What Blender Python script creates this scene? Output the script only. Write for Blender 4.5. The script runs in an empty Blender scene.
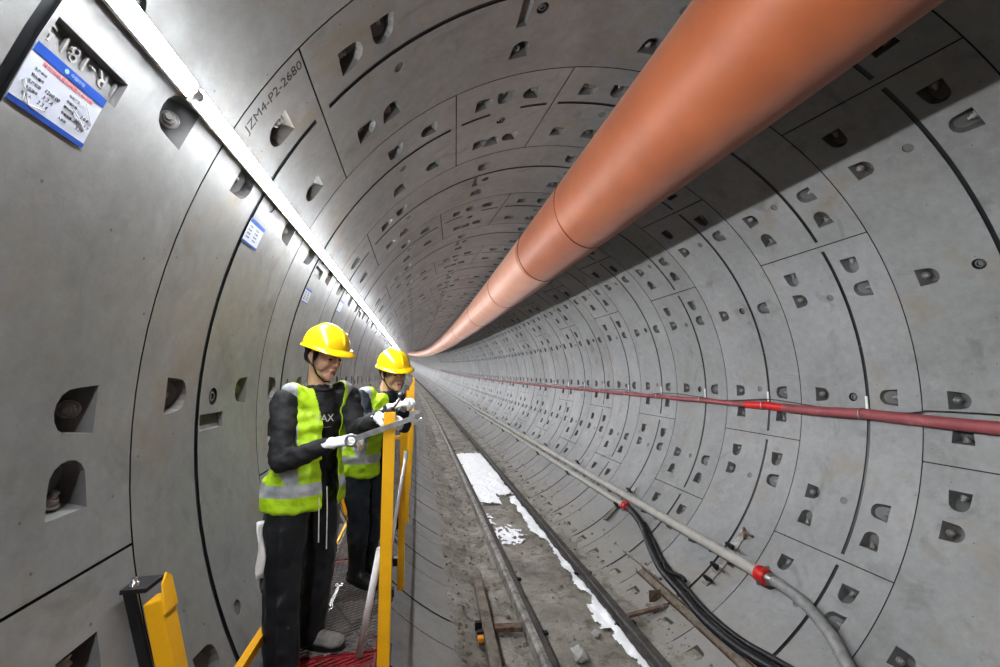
import bpy, bmesh, math, random
from mathutils import Vector, Matrix, noise
from mathutils.geometry import delaunay_2d_cdt
random.seed(7)
SC = bpy.context.scene
COL = SC.collection
R = 2.7
PITCH = 1.2
Y0 = 0.58
rad = math.radians

# ------------------------------------------------------------------ path of the tunnel
def bend(y):
    t = max(0.0, y - 5.0)
    return Vector((-t * t / 1800.0, 0, t * t / 2600.0))
def cyl(a, r, y):
    b = bend(y)
    return Vector((r * math.cos(rad(a)) + b.x, y, r * math.sin(rad(a)) + b.z))
def axp(x, y, z):
    return Vector((x, y, z)) + bend(y)

# ------------------------------------------------------------------ materials
def new_mat(name):
    m = bpy.data.materials.new(name); m.use_nodes = True
    nt = m.node_tree; nt.nodes.clear()
    out = nt.nodes.new('ShaderNodeOutputMaterial'); b = nt.nodes.new('ShaderNodeBsdfPrincipled')
    nt.links.new(b.outputs[0], out.inputs[0])
    return m, nt, b
def nd(nt, t, **k):
    n = nt.nodes.new(t)
    for a, v in k.items():
        if a.startswith('i_'):
            n.inputs[a[2:].replace('_', ' ')].default_value = v
        else: setattr(n, a, v)
    return n
def ramp(nt, src, stops, interp='LINEAR'):
    r = nt.nodes.new('ShaderNodeValToRGB'); r.color_ramp.interpolation = interp
    e = r.color_ramp.elements
    while len(e) < len(stops): e.new(.5)
    for i, (p, c) in enumerate(stops):
        e[i].position = p; e[i].color = (c[0], c[1], c[2], 1) if len(c) == 3 else c
    nt.links.new(src, r.inputs[0]); return r
def mixc(nt, fac, a, b, mode='MIX'):
    m = nt.nodes.new('ShaderNodeMix'); m.data_type = 'RGBA'; m.blend_type = mode
    for s, v in ((0, fac), (6, a), (7, b)):
        if hasattr(v, 'links'): nt.links.new(v, m.inputs[s])
        elif isinstance(v, (int, float)): m.inputs[s].default_value = v
        else: m.inputs[s].default_value = (v[0], v[1], v[2], 1)
    return m.outputs[2]
def simple(name, col, rough=.6, metal=0, var=.15, scale=12, bump=0, bscale=60, coat=0, dirt=None, dirt_amt=.5):
    m, nt, b = new_mat(name)
    tc = nd(nt, 'ShaderNodeTexCoord')
    n = nd(nt, 'ShaderNodeTexNoise', i_Scale=scale, i_Detail=6, i_Roughness=.6)
    nt.links.new(tc.outputs['Object'], n.inputs['Vector'])
    lo = [c * (1 - var) for c in col]; hi = [min(1, c * (1 + var)) for c in col]
    r = ramp(nt, n.outputs[0], [(.3, lo), (.7, hi)])
    c = r.outputs[0]
    if dirt:
        n2 = nd(nt, 'ShaderNodeTexNoise', i_Scale=scale * .6, i_Detail=8, i_Roughness=.7)
        nt.links.new(tc.outputs['Object'], n2.inputs['Vector'])
        f = ramp(nt, n2.outputs[0], [(.62 - dirt_amt * .3, (0, 0, 0)), (.75 - dirt_amt * .2, (1, 1, 1))])
        c = mixc(nt, f.outputs[0], c, dirt)
    nt.links.new(c, b.inputs['Base Color'])
    b.inputs['Roughness'].default_value = rough; b.inputs['Metallic'].default_value = metal
    b.inputs['Coat Weight'].default_value = coat
    if bump:
        n3 = nd(nt, 'ShaderNodeTexNoise', i_Scale=bscale, i_Detail=5)
        nt.links.new(tc.outputs['Object'], n3.inputs['Vector'])
        bp = nd(nt, 'ShaderNodeBump', i_Strength=bump, i_Distance=.01)
        nt.links.new(n3.outputs[0], bp.inputs['Height']); nt.links.new(bp.outputs[0], b.inputs['Normal'])
    return m

def concrete(name, base=.30, dark=1.0):
    m, nt, b = new_mat(name)
    tc = nd(nt, 'ShaderNodeTexCoord'); O = tc.outputs['Object']
    def N(s, d=6, ro=.6, dist=0):
        n = nd(nt, 'ShaderNodeTexNoise', i_Scale=s, i_Detail=d, i_Roughness=ro, i_Distortion=dist)
        nt.links.new(O, n.inputs['Vector']); return n.outputs[0]
    g = [base * .82 * dark] * 3; h = [base * 1.14 * dark] * 3
    c = ramp(nt, N(.9, 8, .62, .4), [(.32, (g[0] * .90, g[1] * .90, g[2] * .885)), (.68, (h[0] * 1.06, h[1] * 1.06, h[2] * 1.055))]).outputs[0]
    # fine mottling
    c = mixc(nt, .35, c, ramp(nt, N(14, 6, .7), [(.25, (base * .6,) * 3), (.75, (base * 1.35,) * 3)]).outputs[0])
    # darker blotches
    f = ramp(nt, N(2.6, 7, .65, .8), [(.57, (0, 0, 0)), (.72, (.6, .6, .6))]).outputs[0]
    c = mixc(nt, f, c, (base * .48, base * .47, base * .45))
    # warm rusty stains
    f = ramp(nt, N(1.7, 5, .7, .6), [(.55, (0, 0, 0)), (.70, (.55, .55, .55))]).outputs[0]
    c = mixc(nt, f, c, (base * 1.0, base * .80, base * .56))
    # lime bloom
    f = ramp(nt, N(3.7, 8, .7, .2), [(.60, (0, 0, 0)), (.76, (.32, .32, .32))]).outputs[0]
    c = mixc(nt, f, c, (base * 1.7, base * 1.7, base * 1.68))
    # air bubbles
    v = nd(nt, 'ShaderNodeTexVoronoi', i_Scale=9.0); nt.links.new(O, v.inputs['Vector'])
    f = ramp(nt, v.outputs['Distance'], [(.035, (.75, .75, .75)), (.06, (0, 0, 0))]).outputs[0]
    c = mixc(nt, f, c, (base * .3,) * 3)
    # each ring slightly its own shade
    sx = nd(nt, 'ShaderNodeSeparateXYZ'); nt.links.new(O, sx.inputs[0])
    m1 = nd(nt, 'ShaderNodeMath', operation='SUBTRACT'); m1.inputs[1].default_value = Y0; nt.links.new(sx.outputs[1], m1.inputs[0])
    m2 = nd(nt, 'ShaderNodeMath', operation='DIVIDE'); m2.inputs[1].default_value = PITCH; nt.links.new(m1.outputs[0], m2.inputs[0])
    m3 = nd(nt, 'ShaderNodeMath', operation='FLOOR'); nt.links.new(m2.outputs[0], m3.inputs[0])
    wn = nd(nt, 'ShaderNodeTexWhiteNoise', noise_dimensions='1D'); nt.links.new(m3.outputs[0], wn.inputs['W'])
    rr = ramp(nt, wn.outputs[0], [(0, (.86, .86, .85)), (1, (1.0, 1.0, 1.0))]).outputs[0]
    c = mixc(nt, 1.0, c, rr, 'MULTIPLY')
    # dust settled low in the invert
    mz = nd(nt, 'ShaderNodeMapRange'); mz.inputs[1].default_value = -2.05; mz.inputs[2].default_value = -2.6
    nt.links.new(sx.outputs[2], mz.inputs[0])
    mm = nd(nt, 'ShaderNodeMath', operation='MULTIPLY'); mm.inputs[1].default_value = .75
    nt.links.new(mz.outputs[0], mm.inputs[0])
    c = mixc(nt, mm.outputs[0], c, (base * 1.0, base * .93, base * .82))
    # dimness of the crown painted into the colour, deeper with height
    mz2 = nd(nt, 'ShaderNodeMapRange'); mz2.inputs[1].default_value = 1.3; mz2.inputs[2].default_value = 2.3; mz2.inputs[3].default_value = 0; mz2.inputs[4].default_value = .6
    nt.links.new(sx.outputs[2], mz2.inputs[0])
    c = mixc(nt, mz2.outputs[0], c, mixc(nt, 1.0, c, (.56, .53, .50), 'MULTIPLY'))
    nt.links.new(c, b.inputs['Base Color'])
    rg = ramp(nt, N(5, 5), [(.3, (.42,) * 3), (.7, (.62,) * 3)]); nt.links.new(rg.outputs[0], b.inputs['Roughness'])
    bp = nd(nt, 'ShaderNodeBump', i_Strength=.12, i_Distance=.01)
    nt.links.new(N(30, 8, .7), bp.inputs['Height']); nt.links.new(bp.outputs[0], b.inputs['Normal'])
    return m

M = {}
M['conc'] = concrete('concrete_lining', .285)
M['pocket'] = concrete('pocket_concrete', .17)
M['joint'] = simple('dark_joint', (.012, .012, .013), .8)  # near-black colour of the joint grooves, socket floors and bolt holes
M['gasket'] = simple('rubber_strip', (.018, .02, .022), .35, var=.4, scale=8)
M['steel'] = simple('galvanised_steel', (.42, .42, .41), .38, .9, var=.25, scale=30)
M['chrome'] = simple('chrome_steel', (.75, .75, .76), .2, 1, var=.08)
M['dull'] = simple('dull_steel', (.33, .32, .31), .5, .5, var=.3, scale=18, dirt=(.18, .15, .12))
def rail_mat(name, dust):
    m, nt, b = new_mat(name); tc = nd(nt, 'ShaderNodeTexCoord'); g = nd(nt, 'ShaderNodeNewGeometry'); sp = nd(nt, 'ShaderNodeSeparateXYZ'); nt.links.new(g.outputs['Normal'], sp.inputs[0])
    n = nd(nt, 'ShaderNodeTexNoise', i_Scale=9, i_Detail=7, i_Roughness=.7); nt.links.new(tc.outputs['Object'], n.inputs['Vector'])
    dark = ramp(nt, n.outputs[0], [(.3, (.022, .019, .017)), (.7, (.06, .05, .042))]).outputs[0]
    pale = ramp(nt, n.outputs[0], [(.35, (.10, .09, .08)), (.6, dust)]).outputs[0]
    up = nd(nt, 'ShaderNodeMath', operation='MAXIMUM'); ng = nd(nt, 'ShaderNodeMath', operation='MULTIPLY'); ng.inputs[1].default_value = -.9; nt.links.new(sp.outputs[0], ng.inputs[0])
    nt.links.new(sp.outputs[2], up.inputs[0]); nt.links.new(ng.outputs[0], up.inputs[1])
    f = ramp(nt, up.outputs[0], [(.2, (0, 0, 0)), (.7, (1, 1, 1))]).outputs[0]
    nt.links.new(mixc(nt, f, dark, pale), b.inputs['Base Color']); b.inputs['Roughness'].default_value = .6
    return m
M['rail'] = rail_mat('dusty_rail_steel', (.36, .34, .31)); M['raild'] = rail_mat('dark_rail_steel', (.045, .042, .040))
M['rust'] = simple('rusty_steel', (.13, .075, .05), .75, .1, var=.4, scale=14, dirt=(.22, .19, .16), bump=.4)
M['black'] = simple('black_rubber', (.016, .016, .018), .42, var=.4, scale=20, dirt=(.10, .095, .09), dirt_amt=.25)
M['blackm'] = simple('black_metal', (.02, .02, .022), .5, .2, var=.3)
M['yellow'] = simple('yellow_paint', (.80, .43, .012), .42, var=.10, scale=6, dirt=(.28, .14, .03), dirt_amt=.02, bump=.08)
M['white'] = simple('white_plastic', (.78, .78, .77), .35, var=.05)
M['whitepipe'] = simple('white_pipe', (.82, .82, .84), .5, var=.06, scale=9, dirt=(.45, .44, .43), dirt_amt=.15)
M['redp'] = simple('red_fitting', (.55, .025, .02), .35, var=.2, scale=20)
M['redhose'] = simple('red_layflat_hose', (.31, .085, .092), .5, var=.15, scale=7, dirt=(.42, .2, .2), dirt_amt=.25)
M['brightred'] = simple('bright_red_joint', (.62, .02, .02), .35, var=.15)
M['greypipe'] = simple('dusty_grey_pipe', (.40, .38, .35), .55, var=.14, scale=5, dirt=(.27, .245, .21), dirt_amt=.3)
M['greyhose'] = simple('grey_hose', (.24, .24, .235), .5, var=.2, scale=14, dirt=(.36, .35, .33), dirt_amt=.3, bump=.2)
M['timber'] = simple('weathered_timber', (.19, .165, .135), .8, var=.3, scale=10, dirt=(.10, .08, .06), bump=.5)
M['mesh'] = simple('mesh_steel', (.17, .155, .145), .55, .3, var=.35, scale=10, dirt=(.22, .03, .03), dirt_amt=.18)
M['meshred'] = simple('red_mesh_paint', (.30, .028, .035), .5, .1, var=.3, scale=10, dirt=(.10, .09, .085), dirt_amt=.3)
def mud_mat():
    m, nt, b = new_mat('wet_mud'); tc = nd(nt, 'ShaderNodeTexCoord'); O = tc.outputs['Object']
    def N(s, d=8, ro=.65, dist=.3):
        n = nd(nt, 'ShaderNodeTexNoise', i_Scale=s, i_Detail=d, i_Roughness=ro, i_Distortion=dist); nt.links.new(O, n.inputs['Vector']); return n.outputs[0]
    c = ramp(nt, N(1.6), [(.3, (.15, .135, .112)), (.5, (.27, .25, .215)), (.7, (.38, .36, .32))]).outputs[0]
    c = mixc(nt, ramp(nt, N(5.5), [(.52, (0, 0, 0)), (.64, (.8, .8, .8))]).outputs[0], c, (.11, .097, .08))
    c = mixc(nt, ramp(nt, N(3.1, 8, .7), [(.58, (0, 0, 0)), (.66, (.7, .7, .7))]).outputs[0], c, (.42, .405, .375))
    c = mixc(nt, ramp(nt, N(40, 3), [(.55, (0, 0, 0)), (.7, (.6, .6, .6))]).outputs[0], c, (.08, .07, .06))
    nt.links.new(c, b.inputs['Base Color'])
    nt.links.new(ramp(nt, N(2.2), [(.4, (.28,) * 3), (.6, (.75,) * 3)]).outputs[0], b.inputs['Roughness'])
    bp = nd(nt, 'ShaderNodeBump', i_Strength=.7, i_Distance=.015); nt.links.new(N(18), bp.inputs['Height']); nt.links.new(bp.outputs[0], b.inputs['Normal'])
    return m
M['mud'] = mud_mat()
M['rock'] = simple('pale_rock', (.36, .35, .33), .8, var=.25, scale=9, bump=.6)
M['foam'] = simple('white_foam', (.95, .96, .99), .8, var=.03, scale=6, bump=.35, bscale=18)
M['skin'] = simple('skin', (.56, .34, .24), .5, var=.12, scale=22)
M['hair'] = simple('black_hair', (.012, .010, .010), .5, var=.3, scale=60)
M['helmet'] = simple('yellow_helmet', (.92, .60, .012), .22, var=.03, coat=.4)
M['strap'] = simple('dark_strap', (.02, .022, .025), .7)
M['shirt'] = simple('charcoal_shirt', (.022, .0225, .024), .8, var=.35, scale=9, dirt=(.05, .049, .047), dirt_amt=.25, bump=.5, bscale=14)
M['navy'] = simple('navy_jacket', (.014, .020, .030), .75, var=.4, scale=10, dirt=(.05, .055, .06), dirt_amt=.2, bump=.5, bscale=14)
M['leather'] = simple('black_leather', (.014, .016, .020), .34, var=.4, scale=8, dirt=(.025, .027, .032), dirt_amt=.1, bump=.5, bscale=22)
M['navyt'] = simple('navy_trousers', (.018, .026, .036), .7, var=.4, scale=10, dirt=(.07, .075, .08), dirt_amt=.3, bump=.6, bscale=12)
M['glove'] = simple('white_cotton_glove', (.68, .68, .69), .85, var=.08, scale=18, dirt=(.42, .41, .40), dirt_amt=.25, bump=.4, bscale=60)
M['shoe'] = simple('dusty_grey_shoe', (.20, .195, .18), .8, var=.25, scale=16, bump=.5, bscale=40)
M['boot'] = simple('black_boot', (.012, .012, .013), .5, var=.3, dirt=(.06, .055, .05), dirt_amt=.2)
M['redcloth'] = simple('red_sock', (.35, .03, .04), .8)
M['cord'] = simple('white_cord', (.7, .7, .68), .7)
M['eye'] = simple('dark_eye', (.012, .008, .006), .15)
M['lip'] = simple('lips', (.30, .11, .085), .5)
M['paper'] = simple('tag_paper', (.60, .64, .72), .3, var=.05, scale=5, coat=.5)
M['blue'] = simple('tag_blue', (.018, .085, .40), .3, var=.08, coat=.5)
M['ink'] = simple('black_ink', (.02, .02, .03), .6)
M['redink'] = simple('red_ink', (.60, .08, .09), .6)
M['palepaint'] = simple('pale_blue_lettering', (.35, .5, .8), .5)
M['stencil'] = simple('stencil_ink', (.045, .047, .05), .8)
M['print'] = simple('shirt_print', (.55, .55, .53), .7)
M['orangebit'] = simple('orange_plastic', (.75, .30, .02), .5)

def duct_mat(name, a, b_, zlo):
    m, nt, b = new_mat(name)
    tc = nd(nt, 'ShaderNodeTexCoord'); O = tc.outputs['Object']
    n = nd(nt, 'ShaderNodeTexNoise', i_Scale=2.2, i_Detail=6, i_Distortion=.5); nt.links.new(O, n.inputs['Vector'])
    c = ramp(nt, n.outputs[0], [(.3, a), (.7, b_)]).outputs[0]
    n2 = nd(nt, 'ShaderNodeTexNoise', i_Scale=7, i_Detail=8, i_Roughness=.75); nt.links.new(O, n2.inputs['Vector'])
    f = ramp(nt, n2.outputs[0], [(.58, (0, 0, 0)), (.8, (.35, .35, .35))]).outputs[0]
    c = mixc(nt, f, c, [v * .55 for v in a])
    nt.links.new(c, b.inputs['Base Color']); b.inputs['Roughness'].default_value = .55
    b.inputs['Sheen Weight'].default_value = .15
    n3 = nd(nt, 'ShaderNodeTexNoise', i_Scale=3.5, i_Detail=4); nt.links.new(O, n3.inputs['Vector'])
    bp = nd(nt, 'ShaderNodeBump', i_Strength=.35, i_Distance=.03)
    nt.links.new(n3.outputs[0], bp.inputs['Height']); nt.links.new(bp.outputs[0], b.inputs['Normal'])
    return m
M['duct'] = duct_mat('orange_duct_fabric', (.275, .075, .023), (.335, .096, .031), 0)
M['duct2'] = duct_mat('pale_duct_fabric', (.43, .19, .115), (.49, .23, .145), 0)  # paler, pinker fabric colour for the far length
M['seam'] = simple('duct_seam', (.16, .05, .022), .6)

def emis(name, col, s):
    m, nt, b = new_mat(name)
    b.inputs['Base Color'].default_value = (1, 1, 1, 1)
    b.inputs['Emission Color'].default_value = (*col, 1); b.inputs['Emission Strength'].default_value = s
    return m
M['tube'] = emis('led_tube_light', (.93, .96, 1.0), 92)

def vest_mat(name, rt, fw, o, bands, vb, lime=(.50, .76, .02)):
    """lime cloth with silver bands: horizontal ones between heights, vertical ones at |sideways| = vb"""
    m, nt, b = new_mat(name)
    tc = nd(nt, 'ShaderNodeTexCoord'); O = tc.outputs['Object']
    sub = nd(nt, 'ShaderNodeVectorMath', operation='SUBTRACT'); sub.inputs[1].default_value = o; nt.links.new(O, sub.inputs[0])
    def dot(v):
        d = nd(nt, 'ShaderNodeVectorMath', operation='DOT_PRODUCT'); d.inputs[1].default_value = v
        nt.links.new(sub.outputs[0], d.inputs[0]); return d.outputs['Value']
    def within(s, c, w):
        k = nd(nt, 'ShaderNodeMath', operation='COMPARE'); k.inputs[1].default_value = c; k.inputs[2].default_value = w
        nt.links.new(s, k.inputs[0]); return k.outputs[0]
    def mx(a, b_):
        k = nd(nt, 'ShaderNodeMath', operation='MAXIMUM'); nt.links.new(a, k.inputs[0]); nt.links.new(b_, k.inputs[1]); return k.outputs[0]
    z = dot((0, 0, 1)); f = None
    for lo, hi in bands:
        w = within(z, (lo + hi) / 2, (hi - lo) / 2); f = w if f is None else mx(f, w)
    r_ = dot(rt); ab = nd(nt, 'ShaderNodeMath', operation='ABSOLUTE'); nt.links.new(r_, ab.inputs[0])
    w = within(ab.outputs[0], vb, .030)
    up = nd(nt, 'ShaderNodeMath', operation='GREATER_THAN'); up.inputs[1].default_value = bands[0][1]; nt.links.new(z, up.inputs[0])
    mu = nd(nt, 'ShaderNodeMath', operation='MULTIPLY'); nt.links.new(w, mu.inputs[0]); nt.links.new(up.outputs[0], mu.inputs[1])
    f = mx(f, mu.outputs[0])
    n = nd(nt, 'ShaderNodeTexNoise', i_Scale=9, i_Detail=6); nt.links.new(O, n.inputs['Vector'])
    c1 = ramp(nt, n.outputs[0], [(.3, [v * .72 for v in lime]), (.7, lime)]).outputs[0]
    c2 = ramp(nt, n.outputs[0], [(.3, (.30, .32, .33)), (.7, (.50, .52, .53))]).outputs[0]
    nt.links.new(mixc(nt, f, c1, c2), b.inputs['Base Color']); b.inputs['Roughness'].default_value = .6
    n3 = nd(nt, 'ShaderNodeTexNoise', i_Scale=13, i_Detail=3, i_Distortion=.6); nt.links.new(O, n3.inputs['Vector'])
    bp = nd(nt, 'ShaderNodeBump', i_Strength=.6, i_Distance=.02)
    nt.links.new(n3.outputs[0], bp.inputs['Height']); nt.links.new(bp.outputs[0], b.inputs['Normal'])
    return m

# ------------------------------------------------------------------ mesh helpers
class MB:
    def __init__(s): s.v = []; s.f = []; s.m = []; s.sm = []
    def add(s, vs, fs, mi=0, smooth=False):
        o = len(s.v); s.v += [tuple(v) for v in vs]
        for f in fs: s.f.append([i + o for i in f]); s.m.append(mi); s.sm.append(smooth)
    def box(s, c, d, M3=None, mi=0, bev=0):
        c = Vector(c); hx, hy, hz = d[0] / 2, d[1] / 2, d[2] / 2
        M3 = M3 or Matrix.Identity(3)
        if bev <= 0:
            vs = [c + M3 @ Vector((x * hx, y * hy, z * hz)) for z in (-1, 1) for y in (-1, 1) for x in (-1, 1)]
            s.add(vs, [(0, 2, 3, 1), (4, 5, 7, 6), (0, 1, 5, 4), (2, 6, 7, 3), (0, 4, 6, 2), (1, 3, 7, 5)], mi)
        else:
            bm = bmesh.new(); bmesh.ops.create_cube(bm, size=1)
            for v in bm.verts: v.co = Vector((v.co.x * d[0], v.co.y * d[1], v.co.z * d[2]))
            bmesh.ops.bevel(bm, geom=bm.edges[:], offset=bev, segments=2, affect='EDGES', profile=.5)
            bm.verts.index_update()
            s.add([c + M3 @ v.co for v in bm.verts], [[v.index for v in f.verts] for f in bm.faces], mi); bm.free()
    def beam(s, p, q, w, h, up=(0, 0, 1), mi=0, bev=0):
        p, q = Vector(p), Vector(q); d = q - p; l = d.length; d.normalize()
        x = d.cross(Vector(up))
        if x.length < 1e-4: x = d.cross(Vector((1, 0, 0)))
        x.normalize(); z = x.cross(d)
        s.box((p + q) / 2, (w, l, h), Matrix((x, d, z)).transposed(), mi, bev)
    def tube(s, pts, r, n=10, mi=0, caps=True, hollow=0):
        pts = [Vector(p) for p in pts]; rs = r if isinstance(r, (list, tuple)) else [r] * len(pts)
        rings = []; prev = None
        for i, p in enumerate(pts):
            t = (pts[min(i + 1, len(pts) - 1)] - pts[max(i - 1, 0)]).normalized()
            if prev is None:
                a = t.cross(Vector((0, 0, 1)))
                if a.length < .05: a = t.cross(Vector((1, 0, 0)))
            else: a = prev - t * prev.dot(t)
            a.normalize(); prev = a; b = t.cross(a)
            rings.append([p + (a * math.cos(2 * math.pi * k / n) + b * math.sin(2 * math.pi * k / n)) * rs[i] for k in range(n)])
        fs = [(i * n + k, i * n + (k + 1) % n, (i + 1) * n + (k + 1) % n, (i + 1) * n + k) for i in range(len(pts) - 1) for k in range(n)]
        s.add([v for g in rings for v in g], fs, mi, True)
        if caps:
            s.add(rings[0], [list(range(n))[::-1]], mi); s.add(rings[-1], [list(range(n))], mi)
    def lathe(s, c, axis, prof, n=20, mi=0):
        axis = Vector(axis).normalized(); a = axis.orthogonal().normalized(); b = axis.cross(a); c = Vector(c)
        vs = [c + axis * h + (a * math.cos(2 * math.pi * k / n) + b * math.sin(2 * math.pi * k / n)) * r for r, h in prof for k in range(n)]
        fs = [(i * n + k, i * n + (k + 1) % n, (i + 1) * n + (k + 1) % n, (i + 1) * n + k) for i in range(len(prof) - 1) for k in range(n)]
        s.add(vs, fs, mi, True)
        s.add(vs[:n], [list(range(n))[::-1]], mi); s.add(vs[-n:], [list(range(n))], mi)
    def prism(s, poly, h, fn, mi=0):
        """poly: 2-D outline, extruded by h; fn(x,y,z) maps to space"""
        n = len(poly)
        vs = [fn(x, y, 0) for x, y in poly] + [fn(x, y, h) for x, y in poly]
        s.add(vs, [list(range(n))[::-1], list(range(n, 2 * n))] + [(k, (k + 1) % n, n + (k + 1) % n, n + k) for k in range(n)], mi)

def link(name, me, mats, parent=None, loc=None):
    o = bpy.data.objects.new(name, me); COL.objects.link(o)
    for mm in (mats if isinstance(mats, (list, tuple)) else [mats]): me.materials.append(mm)
    if parent: o.parent = parent
    if loc is not None: o.location = loc
    return o
def origin_of(p):
    o = Vector((0, 0, 0))
    while p: o = o + p.location; p = p.parent
    return o
def obj(name, mb, mats, parent=None, loc=None):
    """build mb (space coordinates) as one object; verts are stored relative to the parent's place"""
    off = origin_of(parent)
    if loc is not None: off = off + Vector(loc)
    me = bpy.data.meshes.new(name)
    me.from_pydata([tuple(Vector(v) - off) for v in mb.v], [], mb.f)
    me.polygons.foreach_set('material_index', mb.m); me.polygons.foreach_set('use_smooth', mb.sm)
    me.validate(); me.update()
    bm = bmesh.new(); bm.from_mesh(me)
    bmesh.ops.remove_doubles(bm, verts=bm.verts[:], dist=1e-6) if len(bm.verts) < 40000 and not any(mb.sm) else None
    bmesh.ops.recalc_face_normals(bm, faces=bm.faces[:]); bm.to_mesh(me); bm.free()
    return link(name, me, mats, parent, loc)
def tag(o, label=None, cat=None, group=None, kind=None):
    for k, v in (('label', label), ('category', cat), ('group', group), ('kind', kind)):
        if v: o[k] = v
    return o
def thing(name, loc, label, cat, group=None):
    o = bpy.data.objects.new(name, None); o.empty_display_size = .05; COL.objects.link(o); o.location = loc
    return tag(o, label, cat, group)
def dup(root, loc, label=None, rot=None):
    r = root.copy(); COL.objects.link(r); r.location = loc
    if rot is not None: r.rotation_euler = rot
    if label: r['label'] = label
    for ch in list(root.children):
        c = ch.copy(); COL.objects.link(c); c.parent = r
        for g in list(ch.children):
            d = g.copy(); COL.objects.link(d); d.parent = c
    return r
def smooth_path(pts, n=8):
    pts = [Vector(p) for p in pts]; P = [pts[0] * 2 - pts[1]] + pts + [pts[-1] * 2 - pts[-2]]; out = []
    for i in range(1, len(P) - 2):
        a, b, c, d = P[i - 1:i + 3]
        for k in range(n):
            t = k / n
            out.append(.5 * ((2 * b) + (c - a) * t + (2 * a - 5 * b + 4 * c - d) * t * t + (3 * b - a - 3 * c + d) * t ** 3))
    out.append(pts[-1]); return out
def text_mesh(body, size, fn, mb, depth=.0008, mi=0, cx=True, squash=1.0):
    cu = bpy.data.curves.new('t', 'FONT'); cu.body = body; cu.size = size; cu.extrude = depth / 2
    if cx: cu.align_x = 'CENTER'
    cu.align_y = 'CENTER'; cu.resolution_u = 2
    o = bpy.data.objects.new('t', cu); COL.objects.link(o)
    dg = bpy.context.evaluated_depsgraph_get(); me = bpy.data.meshes.new_from_object(o.evaluated_get(dg))
    mb.add([fn(v.co.x * squash, v.co.y, v.co.z) for v in me.vertices], [list(p.vertices) for p in me.polygons], mi)
    bpy.data.objects.remove(o); bpy.data.curves.remove(cu); bpy.data.meshes.remove(me)

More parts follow.
